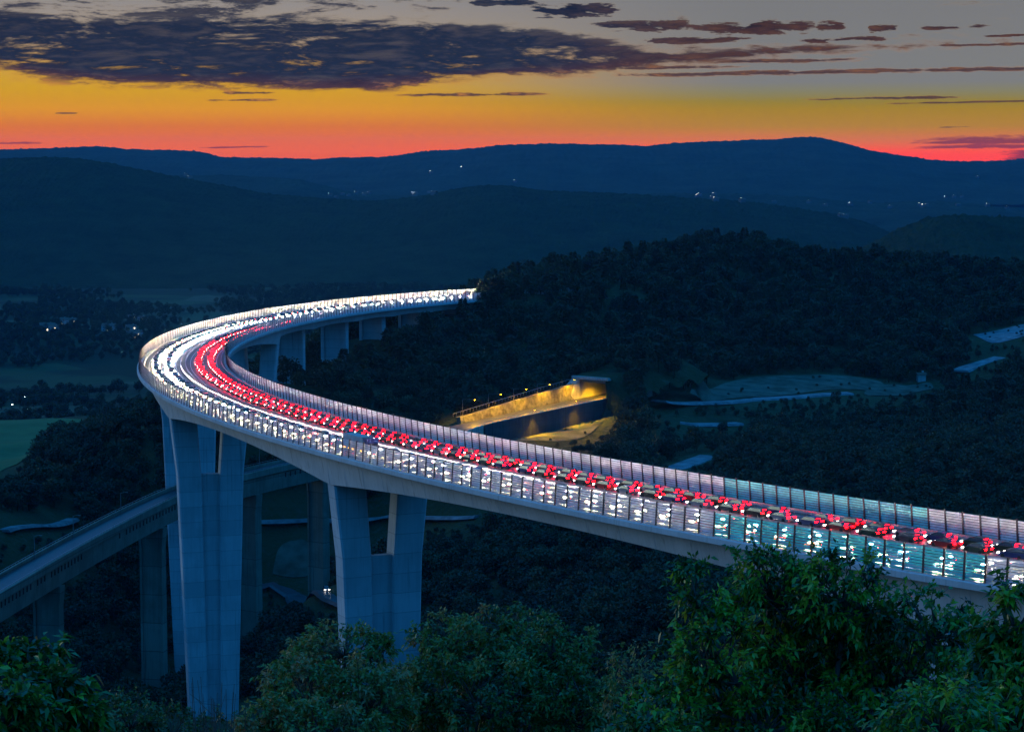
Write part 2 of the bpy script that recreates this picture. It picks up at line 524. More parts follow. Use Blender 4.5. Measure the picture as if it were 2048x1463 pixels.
# the ramp to the tunnel cuts a level shelf into the slope
RAMP = [(-45, 786, 94.0), (-12, 821, 97.5), (20, 862, 99.5), (47, 899, 100.5), (61, 918, 101.0)]


def seg_dist(x, y, poly):
    best = np.full(np.shape(x), 1e9); zz = np.zeros(np.shape(x)); side = np.zeros(np.shape(x))
    for (ax, ay, az), (bx, by, bz) in zip(poly, poly[1:]):
        ex, ey = bx - ax, by - ay; L2 = ex * ex + ey * ey
        t = np.clip(((x - ax) * ex + (y - ay) * ey) / L2, 0, 1)
        qx, qy = x - ax - ex * t, y - ay - ey * t; d = np.hypot(qx, qy); m = d < best
        best = np.where(m, d, best); zz = np.where(m, az + (bz - az) * t, zz); side = np.where(m, np.sign(ex * qy - ey * qx), side)
    return best, zz, side


d_, z_, s_ = seg_dist(gx, gy, RAMP[1:])
w_ = np.clip((15 - d_) / 5, 0, 1) * (s_ <= 0) * np.clip((52 - gx) / 6, 0, 1)
GZ = GZ * (1 - w_) + np.minimum(GZ, z_ - 8.0) * w_
w_ = np.clip((14 - d_) / 3, 0, 1) * (s_ > 0) * (gx < 45)
GZ = GZ * (1 - w_) + (z_ - 0.6) * w_

m = bpy.data.materials.new('valley_ground'); m.use_nodes = True
t = m.node_tree; X.nt = t; p = t.nodes['Principled BSDF']
g = t.nodes.new('ShaderNodeNewGeometry'); pos = X(g.outputs['Position'])
c = ramp(noise(pos, 0.02, 6, 0.6), [(0.3, (0.022, 0.035, 0.016)), (0.5, (0.04, 0.055, 0.024)), (0.7, (0.065, 0.07, 0.035))])
c = mix(smooth(noise(pos, 0.25, 5), 0.58, 0.75) * 0.5, c, (0.11, 0.10, 0.075))
t.links.new(c.s, p.inputs['Base Color']); p.inputs['Roughness'].default_value = 0.95; p.inputs['Specular IOR Level'].default_value = 0.1
b = t.nodes.new('ShaderNodeBump'); b.inputs['Strength'].default_value = 0.8; b.inputs['Distance'].default_value = 2.0
t.links.new(noise(pos, 0.4, 6).s, b.inputs['Height']); t.links.new(b.outputs[0], p.inputs['Normal'])
M_GROUND = m


def grid_faces(nx, ny):
    i = np.arange(nx - 1)[None, :] + np.arange(ny - 1)[:, None] * nx
    i = i.ravel()
    return np.stack([i, i + 1, i + 1 + nx, i + nx], -1)


terrain = mesh_obj('terrain', np.stack([gx, gy, GZ], -1).reshape(-1, 3), grid_faces(len(GX), len(GY)), M_GROUND, smooth_=True)
tag(terrain, None, kind='structure')

# the plain beyond, one sheet out to the horizon
m = bpy.data.materials.new('plain_ground'); m.use_nodes = True
t = m.node_tree; X.nt = t; p = t.nodes['Principled BSDF']
g = t.nodes.new('ShaderNodeNewGeometry'); pos = X(g.outputs['Position'])
vo = t.nodes.new('ShaderNodeTexVoronoi'); vo.inputs['Scale'].default_value = 0.006
t.links.new((pos).s, vo.inputs['Vector'])
sp = t.nodes.new('ShaderNodeSeparateColor'); t.links.new(vo.outputs['Color'], sp.inputs[0])
c = ramp(X(sp.outputs[0]), [(0.0, (0.02, 0.032, 0.016)), (0.45, (0.035, 0.06, 0.025)), (0.7, (0.06, 0.085, 0.04)), (1.0, (0.09, 0.085, 0.05))])
c = mix(smooth(noise(pos, 0.01, 6), 0.45, 0.6) * 0.8, c, (0.018, 0.028, 0.016))
t.links.new(c.s, p.inputs['Base Color']); p.inputs['Roughness'].default_value = 0.95; p.inputs['Specular IOR Level'].default_value = 0.1
M_PLAIN = m
px_ = np.concatenate([np.linspace(-14000, -1500, 20), np.linspace(-1400, 1400, 90), np.linspace(1500, 14000, 20)])
py_ = np.concatenate([np.linspace(1180, 4200, 110), np.linspace(4400, 11150, 40)])
ax, ay = np.meshgrid(px_, py_, indexing='xy')
PLAIN_Z = -4.0
def plain_z(x, y): return PLAIN_Z + wobble(x, y, 0.006, 5) * 9 + np.clip((1900 - y) / 600, 0, 1) * 26 + np.clip((y - 5200) / 4000, 0, 1) * 40
plain = mesh_obj('plain', np.stack([ax, ay, plain_z(ax, ay)], -1).reshape(-1, 3), grid_faces(len(px_), len(py_)), M_PLAIN, smooth_=True)
tag(plain, None, kind='structure')


# ------------------------------------------------------------------ hills and ridges
def hill_material(name, a, b_, scale):
    m = bpy.data.materials.new(name); m.use_nodes = True
    t = m.node_tree; X.nt = t; p = t.nodes['Principled BSDF']
    g = t.nodes.new('ShaderNodeNewGeometry'); pos = X(g.outputs['Position'])
    c = ramp(noise(pos, scale, 8, 0.68), [(0.32, a), (0.68, b_)])
    t.links.new(c.s, p.inputs['Base Color']); p.inputs['Roughness'].default_value = 0.95; p.inputs['Specular IOR Level'].default_value = 0.05
    b = t.nodes.new('ShaderNodeBump'); b.inputs['Strength'].default_value = 1.0; b.inputs['Distance'].default_value = 8.0
    t.links.new(noise(pos, scale * 6, 6).s, b.inputs['Height']); t.links.new(b.outputs[0], p.inputs['Normal'])
    return m


M_WOOD1 = hill_material('wooded_hill', (0.014, 0.024, 0.012), (0.034, 0.05, 0.022), 0.02)
M_WOOD2 = hill_material('wooded_ridge', (0.018, 0.028, 0.016), (0.05, 0.06, 0.034), 0.006)


def hill(name, crest, Yc, front, back, zb, mat, step, bump, rows=46, skew=0.0, seed=0):
    xs = np.array([(c[0] - 1024) / FPX * Yc for c in crest]); zs = np.array([at(c[0], c[1], Yc).z for c in crest])
    x = np.arange(xs[0], xs[-1], step)
    # smooth interpolation of the crest
    zc = np.interp(x, xs, zs)
    k = max(3, int(60 / step) | 1); ker = np.hanning(k + 2)[1:-1]; ker /= ker.sum()
    zc = np.convolve(np.pad(zc, k // 2, mode='edge'), ker, mode='valid')
    r = np.random.default_rng(seed)
    rough_ = r.normal(0, 1, len(x)); rough_ = np.convolve(rough_, [0.25, 0.5, 0.25], mode='same') * bump
    broad = wobble(x, x * 0, 0.02, seed + 3) * bump * 1.2
    t = np.concatenate([-np.linspace(1, 0, rows) ** 1.4, np.linspace(0, 1, rows // 3)[1:]])
    V = np.empty((len(t), len(x), 3))
    for j, q in enumerate(t):
        y = Yc + q * (front if q < 0 else back) + skew * x
        f = (1 - abs(q) ** 1.5) ** 1.1 if q > -1 else 0
        nz = (wobble(x, y, 0.010, seed + 7) * 14 + wobble(x, y, 0.03, seed + 8) * 5) * (1 - f) * f * 3 * min(1.0, abs(q) * 3)
        rr = rough_ if j == rows - 1 else r.normal(0, 1, len(x)) * bump * 0.6
        V[j, :, 0] = x * (1 + q * (front if q < 0 else back) / Yc * 0.5)
        V[j, :, 1] = y
        V[j, :, 2] = zb + (zc - zb) * f + nz + (rr + broad) * f
    o = mesh_obj(name, V.reshape(-1, 3), grid_faces(len(x), len(t)), mat, smooth_=True)
    tag(o, None, kind='structure')
    return o


hill('hill', [(-500, 345), (-200, 322), (0, 318), (100, 314), (180, 320), (280, 338), (400, 362), (520, 384), (650, 398), (740, 402), (830, 394), (900, 380), (960, 370), (1020, 371),
              (1080, 380), (1180, 384), (1300, 392), (1450, 400), (1580, 414), (1680, 430), (1750, 452), (1820, 486), (1900, 530), (2000, 560)], 4300, 1000, 900, -12, M_WOOD1, 4.0, 2.0, seed=1)
hill('hill', [(1560, 600), (1660, 545), (1720, 505), (1780, 468), (1840, 442), (1900, 430), (1960, 436), (2048, 437), (2200, 452), (2400, 480), (2600, 540)], 2450, 800, 600, -6, M_WOOD1, 3.0, 2.2, seed=2)
hill('hill', [(1000, 418), (1200, 396), (1300, 388), (1400, 386), (1500, 388), (1600, 393), (1680, 402), (1760, 406), (1840, 402), (1920, 404), (2000, 414), (2100, 420), (2300, 432), (2600, 470)], 6200, 900, 700, 10, M_WOOD2, 7.0, 2.2, seed=3)
hill('hill', [(-200, 330), (0, 328), (150, 345), (300, 352), (450, 350), (600, 358), (700, 384), (800, 392), (900, 388), (1000, 400), (1150, 430)], 6600, 900, 700, 10, M_WOOD2, 8.0, 2.2, seed=4)
hill('ridge', [(-600, 306), (-300, 300), (-100, 300), (20, 299), (120, 296), (200, 293), (260, 299), (330, 300), (400, 303), (445, 314), (520, 316), (640, 318), (760, 314), (850, 304), (950, 296), (1000, 291),
               (1100, 287), (1170, 289), (1230, 290), (1290, 293), (1340, 287), (1420, 283), (1500, 280), (1560, 278), (1600, 274), (1640, 277), (1690, 288), (1730, 300), (1790, 311), (1860, 320),
               (1930, 323), (2000, 322), (2048, 316), (2200, 308), (2500, 305), (2800, 320)], 9800, 2400, 1200, 30, M_WOOD2, 9.0, 3.2, rows=40, seed=5)

# ------------------------------------------------------------------ the viaduct's line: curvature and gradient by distance s (m)
S0, S1, NS = -110.0, 915.0, 2051
SS = np.linspace(S0, S1, NS)
LEN = 1002.45
KK = np.interp(SS / LEN, np.linspace(0, 1, 6), [.1239, .0951, .1554, .1584, .2746, .2773]) / 100
dS = SS[1] - SS[0]
HH = np.concatenate([[0], np.cumsum((KK[1:] + KK[:-1]) / 2 * dS)])
PX = np.concatenate([[0], np.cumsum(np.sin(HH[:-1]) * dS)]); PY = np.concatenate([[0], np.cumsum(np.cos(HH[:-1]) * dS)])
i0 = int(np.argmin(abs(SS)))
rot = -0.6617 - HH[i0]
HH = HH + rot
PX, PY = PX * math.cos(rot) + PY * math.sin(rot), -PX * math.sin(rot) + PY * math.cos(rot)
PX += 72.318 - PX[i0]; PY += 267.888 - PY[i0]
q_ = SS / LEN
PZ = CZ - (52.891 + 29.786 * q_ - 12.146 * q_ * q_)


def line(s, w=0.0, dz=0.0):
    """Point on the deck: s along it, w to the inner side of the bend, dz above the barrier foot."""
    h = np.interp(s, SS, HH)
    return Vector((float(np.interp(s, SS, PX) + math.cos(h) * w), float(np.interp(s, SS, PY) - math.sin(h) * w), float(np.interp(s, SS, PZ) + dz)))


def heading(s): return float(np.interp(s, SS, HH))


Y_PIERS = [15, 189, 333, 473, 614]
LOW_PIERS = [664, 715, 753, 788, 824]


def girder_depth(s):
    ps = [-150] + Y_PIERS + LOW_PIERS + [870]
    for a, b in zip(ps, ps[1:]):
        if a <= s <= b:
            u = (s - a) / (b - a); hmax = 7.2 if s < 614 else 4.2; hmin = 3.9 if s < 614 else 3.6
            return hmin + (hmax - hmin) * (abs(2 * u - 1) ** 2.0)
    return 3.8


viaduct = empty('viaduct', line(300, 0, -70))
tag(viaduct, 'tall curved concrete motorway viaduct on branching piers, sweeping across the whole valley', 'bridge')
VI = viaduct.matrix_world.inverted()
VL = Vector(viaduct.location)


def rel(p): return Vector(p) - VL


def sweep(name, prof, s_list, mat, parent, closed=True, smooth_=False, origin=None):
    """Sweep a profile (list of (w, dz), or a function of s) along the viaduct."""
    V = []; UV = []
    org = VL if origin is None else origin
    for s in s_list:
        pr = prof(s) if callable(prof) else prof
        acc = 0
        for k, (w, z) in enumerate(pr):
            V.append(tuple(line(s, w, z) - org)); UV.append((s, k))
    n = len(prof(s_list[0]) if callable(prof) else prof); F = []
    for i in range(len(s_list) - 1):
        for k in range(n if closed else n - 1):
            k2 = (k + 1) % n
            F.append((i * n + k, (i + 1) * n + k, (i + 1) * n + k2, i * n + k2))
    if closed:
        F.append(tuple(range(n))); F.append(tuple((len(s_list) - 1) * n + k for k in range(n))[::-1])
    return mesh_obj(name, V, F, mat, parent, smooth_, UV)


SD = list(np.arange(-100, 913, 4.0))


def girder(s):
    d = girder_depth(s)
    return [(-12.5, -0.35), (12.5, -0.35), (12.5, -0.75), (11.3, -1.25), (10.5, -d), (-10.5, -d), (-11.3, -1.25), (-12.5, -0.75)]


deck = sweep('girder', girder, SD, M_DECK, viaduct)
for sg in (1, -1):
    pr = [(12.5, -0.62), (12.5, 0.0), (13.55, 0.0), (13.75, -0.15), (13.75, -0.95), (13.5, -1.0), (12.6, -0.80)]
    sweep('edge_beam', [(sg * a, b) for a, b in pr][::sg], SD, M_DECK, viaduct)
road = sweep('road_surface', [(-12.5, -0.15), (12.5, -0.15), (12.5, -0.34), (-12.5, -0.34)][::-1], SD, M_ASPH, viaduct)
# vertical construction ribs between the cast segments of the web, thin raised bands
for k, s in enumerate(np.arange(-90, 640, 9.0)):
    d = girder_depth(s)
    for sg in (-1, 1):
        mb = MB()
        a, b, c2, d2 = line(s - .10, sg * 11.28, -1.30), line(s + .10, sg * 11.28, -1.30), line(s + .10, sg * 10.51, -d + .02), line(s - .10, sg * 10.51, -d + .02)
        n = (line(s, sg * 11, 0) - line(s, sg * 10, 0)) * 0.03
        mb.hexa([rel(p) for p in (d2, c2, b, a)] + [rel(p + n) for p in (d2, c2, b, a)])
        mb.build('segment_joint', M_DECK, deck)
# lane markings
for w, dash in ((-10.2, 0), (-6.1, 1), (-2.2, 0), (2.2, 0), (6.1, 1), (10.2, 0)):
    if dash:
        mb = MB()
        for s in np.arange(-96, 900, 15.0):
            P = [line(s, w - .09), line(s, w + .09), line(s + 2.8, w + .09), line(s + 2.8, w - .09), line(s + 5.6, w + .09), line(s + 5.6, w - .09)]
            P = [rel(p) + Vector((0, 0, -0.146)) for p in P]
            mb.add(P, [(0, 1, 2, 3), (3, 2, 4, 5)])
        o = mb.build('lane_marking', M_MARK, road)
    else:
        o = sweep('lane_marking', [(w + .08, -0.146), (w - .08, -0.146)], SD, M_MARK, road, closed=False)
# guard rails: two along the median, one before each wind barrier
for w in (-0.75, 0.75, -11.6, 11.6):
    sgn = 1 if w > 0 else -1
    rail = sweep('guard_rail', [(w - .05, .36), (w + .04, .43), (w - .03, .51), (w + .04, .60), (w - .05, .67), (w - .10, .67), (w - .10, .36)], SD, M_STEEL, viaduct)
    mb = MB()
    for s in np.arange(-98, 900, 4.0):
        p = rel(line(s, w, 0)); mb.box(p + Vector((0, 0, .22)), (.12, .12, .74))
    o = mb.build('rail_post', M_STEEL, rail); o['kind'] = 'stuff'


# piers
def leg_ring(z, zt, zb, sg):
    d = zt - z
    if d <= 15: a, b = 3.5 - 0.07 * d, 10.3 - 0.11 * d
    else:
        u = (d - 15) / 66.0; a, b = 2.45 - 0.8 * u, 8.65 - 2.3 * u
    return sg * a, sg * b


def y_pier(s, zbase):
    c = line(s, 0, 0); zt = c.z - girder_depth(s) + 0.05
    h = heading(s)
    T = Vector((math.cos(h), -math.sin(h), 0)); L = Vector((math.sin(h), math.cos(h), 0))
    C0 = Vector((c.x, c.y, 0))
    th = lambda z: 2.1 + 0.010 * (zt - z)
    # web between the legs, below the notch
    mb = MB(); zn = zt - 15
    lv = [zn, zn - 30, zbase]
    for za, zb in zip(lv, lv[1:]):
        ta, tb = th(za) * .38, th(zb) * .38
        A = abs(leg_ring(za, zt, zbase, 1)[0]) + .05; B = abs(leg_ring(zb, zt, zbase, 1)[0]) + .05
        mb.hexa([C0 + T * x + L * y + Vector((0, 0, z)) - VL for x, y, z in ((-B, -tb, zb), (B, -tb, zb), (B, tb, zb), (-B, tb, zb), (-A, -ta, za), (A, -ta, za), (A, ta, za), (-A, ta, za))])
    pier = mb.build('pier', M_PIER, viaduct)
    for sg in (-1, 1):
        mb = MB(); lv = [zt, zt - 5, zt - 15, zt - 28, zt - 50, zbase]
        b0 = 0
        rings = []
        for z in lv:
            a, b = leg_ring(z, zt, zbase, sg); lo, hi = min(a, b), max(a, b); t_ = th(z); ch = .35
            rings.append([C0 + T * x + L * y + Vector((0, 0, z)) - VL for x, y in ((lo + ch, -t_), (hi - ch, -t_), (hi, -t_ + ch), (hi, t_ - ch), (hi - ch, t_), (lo + ch, t_), (lo, t_ - ch), (lo, -t_ + ch))])
        V = [p for r in rings for p in r]; F = []
        for i in range(len(rings) - 1):
            for k in range(8): F.append((i * 8 + k, (i + 1) * 8 + k, (i + 1) * 8 + (k + 1) % 8, i * 8 + (k + 1) % 8))
        F = [f[::-1] for f in F]
        F.append(tuple(range(8))); F.append(tuple((len(rings) - 1) * 8 + k for k in range(8))[::-1])
        mb.add(V, F); mb.build('leg', M_PIER, pier)
    return pier


for s in Y_PIERS:
    c = line(s, 0, 0)
    zb = min(float(ground(c.x + a, c.y + b)) for a in (-8, 0, 8) for b in (-8, 0, 8)) - 2
    y_pier(s, zb)
for s in LOW_PIERS:
    c = line(s, 0, 0); h = heading(s)
    zt = c.z - girder_depth(s) + .05; zb = min(float(ground(c.x + a, c.y + b)) for a in (-7, 0, 7) for b in (-7, 0, 7)) - 2
    if zb > zt - 2: continue
    mb = MB(); rz = Matrix.Rotation(-h, 3, 'Z')
    cc = Vector((c.x, c.y, (zt + zb) / 2)) - VL
    mb.box(cc, (9.0, 1.7, zt - zb), rot=rz)
    pr = mb.build('pier', M_PIER, viaduct)
    for sg in (-1, 1):
        mb = MB(); mb.box(cc + rz @ Vector((sg * 5.2, 0, 0)), (1.5, 3.2, zt - zb), rot=rz); mb.build('flange', M_PIER, pr)

# wind barriers: posts and slatted panels
DS = 3.35
HB = 3.45
LEAN = 0.28
bays = np.arange(-99, 900, DS)


def panel_mesh(mat, name):
    mb = MB(); n = 9; hgt = HB / n
    for k in range(n):
        z0 = 0.10 + k * hgt * 0.985; z1 = z0 + hgt - 0.10
        y = lambda z: -LEAN * z / HB
        x0, x1 = 0.15, DS - 0.15
        mb.hexa([(x0, y(z0) - .035, z0), (x1, y(z0) - .035, z0), (x1, y(z0), z0), (x0, y(z0), z0), (x0, y(z1) - .005, z1), (x1, y(z1) - .005, z1), (x1, y(z1) + .06, z1), (x0, y(z1) + .06, z1)])
    me = bpy.data.meshes.new(name); me.from_pydata(mb.v, [], mb.f); me.materials.append(mat); me.update()
    return me


def post_mesh():
    mb = MB()
    y = -LEAN
    for a, b in ((-.10, .10),):
        mb.hexa([(-.14, -.16, -.3), (.14, -.16, -.3), (.14, .16, -.3), (-.14, .16, -.3), (-.13, y - .13, HB + .18), (.13, y - .13, HB + .18), (.13, y + .13, HB + .18), (-.13, y + .13, HB + .18)])
        mb.box((0, 0, .02), (.34, .40, .06))
    me = bpy.data.meshes.new('post'); me.from_pydata(mb.v, [], mb.f); me.materials.append(M_POST); me.update()
    return me


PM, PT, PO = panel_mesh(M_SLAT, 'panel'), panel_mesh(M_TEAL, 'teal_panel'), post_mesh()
order = sorted([(line(s, sg * 13.2).y, s, sg) for s in bays for sg in (-1, 1)])
NEARB = {(round(s, 2), sg) for _, s, sg in order[:298]}
for sg in (-1, 1):
    rail = sweep('wind_barrier', [(sg * 13.06, -0.02), (sg * 13.06, .09), (sg * 13.34, .09), (sg * 13.34, -0.02)][::sg], list(np.arange(-99, 905, 4.0)), M_STEEL, viaduct)
    mp, mq = MB(), MB()
    for s in bays:
        p = line(s, sg * 13.2); q = line(s + DS, sg * 13.2)
        d = q - p; az = math.atan2(d.y, d.x); pit = -math.atan2(d.z, math.hypot(d.x, d.y))
        # local +x along the barrier; local +y points away from the road on the near side, hence the flip on the inner side
        if sg == 1:
            p, az, pit = q, az + math.pi, -pit
        M = Matrix.Translation(p - VL) @ Matrix.Rotation(az, 4, 'Z') @ Matrix.Rotation(pit, 4, 'Y') @ Matrix.Diagonal((d.length / DS, 1, 1, 1))
        teal = (sg == -1 and 3 < s < 55) or (sg == 1 and 38 < s < 82)  # one stretch of each barrier gets the teal slat colour
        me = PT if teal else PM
        if (round(s, 2), sg) in NEARB:
            o = bpy.data.objects.new('panel', me); o.matrix_local = M; link(o, rail); o.matrix_local = M
            if teal: o['label'] = 'teal slatted panel'
            o = bpy.data.objects.new('post', PO); link(o, rail); o.matrix_local = M
        else:
            mp.add([M @ v.co for v in me.vertices], [tuple(f.vertices) for f in me.polygons])
            mq.add([M @ v.co for v in PO.vertices], [tuple(f.vertices) for f in PO.polygons])
    if mp.v:
        o = mp.build('panel', M_SLAT, rail); o['kind'] = 'stuff'
        o = mq.build('post', M_POST, rail); o['kind'] = 'stuff'

# ------------------------------------------------------------------ the lower road bridge and the ramp
LB = [(-150, 400, 87.0), (-141, 470, 88.2), (-132, 545, 89.4), (-121, 620, 90.6), (-107, 688, 91.8), (-92, 720, 92.4), (-72, 752, 93.0), (-45, 786, 94.0), (-24, 808, 96.2)]


def resample(poly, step):
    P = [Vector(p) for p in poly]; out = []
    for i in range(len(P) - 1):
        p0, p1, p2, p3 = P[max(i - 1, 0)], P[i], P[i + 1], P[min(i + 2, len(P) - 1)]
        n = max(2, int((p2 - p1).length / step))
        for k in range(n):
            u = k / n
            out.append(0.5 * ((2 * p1) + (p2 - p0) * u + (2 * p0 - 5 * p1 + 4 * p2 - p3) * u * u + (3 * p1 - p0 - 3 * p2 + p3) * u ** 3))
    out.append(P[-1])
    return out


def strip(name, pts, prof, mat, parent=None, closed=True, org=Vector((0, 0, 0)), smooth_=False):
    V = []; n = len(prof)
    for i, p in enumerate(pts):
        t = pts[min(i + 1, len(pts) - 1)] - pts[max(i - 1, 0)]; t.z = 0; t.normalize(); r = Vector((t.y, -t.x, 0))
        for w, z in prof: V.append(p + r * w + Vector((0, 0, z)) - org)
    F = []
    for i in range(len(pts) - 1):
        for k in range(n if closed else n - 1):
            k2 = (k + 1) % n; F.append((i * n + k, i * n + k2, (i + 1) * n + k2, (i + 1) * n + k))
    if closed:
        F.append(tuple(range(n))[::-1]); F.append(tuple((len(pts) - 1) * n + k for k in range(n)))
    return mesh_obj(name, V, F, mat, parent, smooth_)


LBP = resample(LB, 5.0)
lower_bridge = empty('road_bridge', LBP[len(LBP) // 2] - Vector((0, 0, 50)))
tag(lower_bridge, 'low weathered concrete road bridge passing behind the tallest viaduct pier', 'bridge')
LO = Vector(lower_bridge.location)
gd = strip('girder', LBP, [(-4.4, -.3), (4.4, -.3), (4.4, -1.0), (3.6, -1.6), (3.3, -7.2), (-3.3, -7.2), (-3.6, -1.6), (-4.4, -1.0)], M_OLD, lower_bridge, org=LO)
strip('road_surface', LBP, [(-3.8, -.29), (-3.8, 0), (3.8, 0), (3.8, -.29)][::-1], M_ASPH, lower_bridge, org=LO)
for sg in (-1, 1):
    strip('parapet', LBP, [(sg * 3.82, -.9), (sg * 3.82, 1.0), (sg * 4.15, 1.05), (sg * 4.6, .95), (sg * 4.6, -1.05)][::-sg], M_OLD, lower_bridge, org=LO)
    hr = strip('handrail', LBP, [(sg * 4.2 - .04, 1.55), (sg * 4.2 + .04, 1.55), (sg * 4.2 + .04, 1.63), (sg * 4.2 - .04, 1.63)], M_STEEL, lower_bridge, org=LO)
    mb = MB()
    for i in range(0, len(LBP) - 1):
        t = (LBP[i + 1] - LBP[i]); t.z = 0; t.normalize(); r = Vector((t.y, -t.x, 0))
        for u in (0, .5): mb.box(LBP[i].lerp(LBP[i + 1], u) + r * sg * 4.2 + Vector((0, 0, 1.3)) - LO, (.07, .07, .62))
    mb.build('rail_post', M_STEEL, hr)
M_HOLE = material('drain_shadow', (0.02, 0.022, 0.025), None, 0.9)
near_side = 1
sl = resample(LB, 2.6)
n_slot = 0
rc0 = random.Random(3)
for i in range(30, len(sl) - 1):
    if (i // 11) % 4 == 3 or rc0.random() < .12: continue
    t = sl[i + 1] - sl[i]; t.z = 0; t.normalize(); r = Vector((t.y, -t.x, 0))
    mb = MB(); mb.box(sl[i] + r * 3.50 + Vector((0, 0, -2.6)) - LO, (.5, .42, 1.5), rot=Matrix.Rotation(math.atan2(t.y, t.x), 3, 'Z'))
    mb.build('drain_slot', M_HOLE, gd); n_slot += 1


def low_pier(px, frac_i):
    p = LBP[frac_i]; q = LBP[frac_i + 1]; t = q - p; t.z = 0; t.normalize(); a = math.atan2(t.y, t.x) - math.pi / 2
    zb = float(ground(p.x, p.y)) - 3; zt = p.z - 7.15; rz = Matrix.Rotation(a, 3, 'Z')
    mb = MB()
    c = p - LO
    for z0, z1, w0, w1 in ((zb, zt - 6, 3.0, 3.0), (zt - 6, zt, 3.0, 3.6)):
        P = []
        for z, w in ((z0, w0), (z1, w1)):
            for x, y in ((-w, -1.3), (w, -1.3), (w, 1.3), (-w, 1.3)): P.append(rz @ Vector((x, y, 0)) + Vector((c.x, c.y, z - LO.z)))
        mb.hexa(P)
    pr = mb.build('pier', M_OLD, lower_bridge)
    for sg in (-1, 1):
        mb = MB()
        for z0, z1, w0, w1 in ((zb, zt - 6, 3.0, 3.0), (zt - 6, zt, 3.0, 3.6)):
            P = []
            for z, w in ((z0, w0), (z1, w1)):
                for x, y in ((w, -1.75), (w + .7, -1.75), (w + .7, 1.75), (w, 1.75)): P.append(rz @ Vector((sg * x, y, 0)) + Vector((c.x, c.y, z - LO.z)))
            if sg < 0: P = [P[1], P[0], P[3], P[2], P[5], P[4], P[7], P[6]]
            mb.hexa(P)
        mb.build('flange', M_OLD, pr)


def idx_px(px):
    return min(range(len(LBP) - 2), key=lambda i: abs(1024 + FPX * LBP[i].x / LBP[i].y - px))


for px in (78, 290, 492, 640):
    low_pier(px, idx_px(px))

M_LAMPPOST = material('lamp_post_grey', (0.16, 0.17, 0.17), (0.24, 0.25, 0.25), 0.5, 4.0, metal=0.6)
for k, (px, nm) in enumerate(((2, 'near the frame edge'), (75, 'second along'), (165, 'third along'), (256, 'beside the tall pier'), (530, 'beyond the tall pier'))):
    i = idx_px(px); p = LBP[i]; t = LBP[i + 1] - p; t.z = 0; t.normalize(); r = Vector((t.y, -t.x, 0))
    b = p - r * 3.6
    o = empty('street_lamp', b)
    w = ['leftmost slim grey mast on the low bridge', 'slim grey mast on the low bridge, second from the left', 'slim grey mast on the low bridge, third from the left',
         'slim grey mast on the low bridge just left of the tallest pier', 'slim grey mast on the low bridge right of the tallest pier'][k]
    tag(o, w, 'street lamp', 'masts along the low bridge')
    MB().tube([(0, 0, 0), (0, 0, 3.2), (0, 0, 6.4)], [.16, .13, .09], 6).build('mast', M_LAMPPOST, o)
    MB().tube([(0, 0, 6.3), tuple(r * .8 + Vector((0, 0, 6.6))), tuple(r * 1.7 + Vector((0, 0, 6.65)))], .06, 5).build('arm', M_LAMPPOST, o)
    MB().box(r * 1.9 + Vector((0, 0, 6.62)), (.7, .3, .14), rot=Matrix.Rotation(math.atan2(r.y, r.x), 3, 'Z')).build('lamp_head', M_LAMPPOST, o)

# ------------------------------------------------------------------ tunnel portal, ramp walls and their sodium lamps
M_WALL = concrete('retaining_concrete', (0.30, 0.29, 0.26), (0.44, 0.42, 0.37), (0.16, 0.15, 0.13), 2.6)
RP = resample(RAMP, 4.0)
ro = strip('ramp_road', RP, [(-5.6, -1.2), (-5.6, 0.0), (5.6, 0.0), (5.6, -1.2)][::-1], M_ASPH)
tag(ro, None, kind='structure')


def along(poly, i): 
    t = poly[min(i + 1, len(poly) - 1)] - poly[max(i - 1, 0)]; t.z = 0; t.normalize()
    return t, Vector((t.y, -t.x, 0))


# front wall: panels of precast concrete under a coping (the camera side is +w)
i_a = min(range(len(RP)), key=lambda i: abs(RP[i].x + 14)); i_b = min(range(len(RP)), key=lambda i: abs(RP[i].x - 60))
M_DARKWALL = concrete('dark_concrete', (0.05, 0.055, 0.06), (0.09, 0.095, 0.10), (0.03, 0.03, 0.035), 2.6)  # darker base colour than the coping and portal concrete
fw = empty('retaining_wall', RP[i_a] + Vector((0, 0, -8)))
tag(fw, 'long grey retaining wall of tall panels carrying the lamplit ramp to the tunnel', 'wall')
FO = Vector(fw.location)
fine = resample([tuple(p) for p in RP[i_a:i_b + 1]], 2.4)
for i in range(len(fine) - 1):
    t, r = along(fine, i); a, b = fine[i] + t * .03, fine[i + 1] - t * .03
    q = 0.02 * (i % 3)
    P = [p + r * w + Vector((0, 0, z)) - FO for z in (-8.6, .35) for p, w in ((a, 5.62), (b, 5.62), (b, 6.1 + q), (a, 6.1 + q))]
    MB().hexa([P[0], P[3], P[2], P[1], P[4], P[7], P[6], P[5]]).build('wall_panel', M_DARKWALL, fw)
strip('coping', fine, [(5.55, .36), (5.55, .75), (6.3, .75), (6.3, .36)][::-1], M_WALL, fw, org=FO)
gr = strip('guard_rail', fine, [(5.86, 1.25), (5.94, 1.25), (5.94, 1.5), (5.86, 1.5)], M_STEEL, fw, org=FO)
mb = MB()
for i in range(len(fine)):
    t, r = along(fine, i); mb.box(fine[i] + r * 5.9 + Vector((0, 0, 1.1)) - FO, (.1, .1, .75))
mb.build('rail_post', M_STEEL, gr)
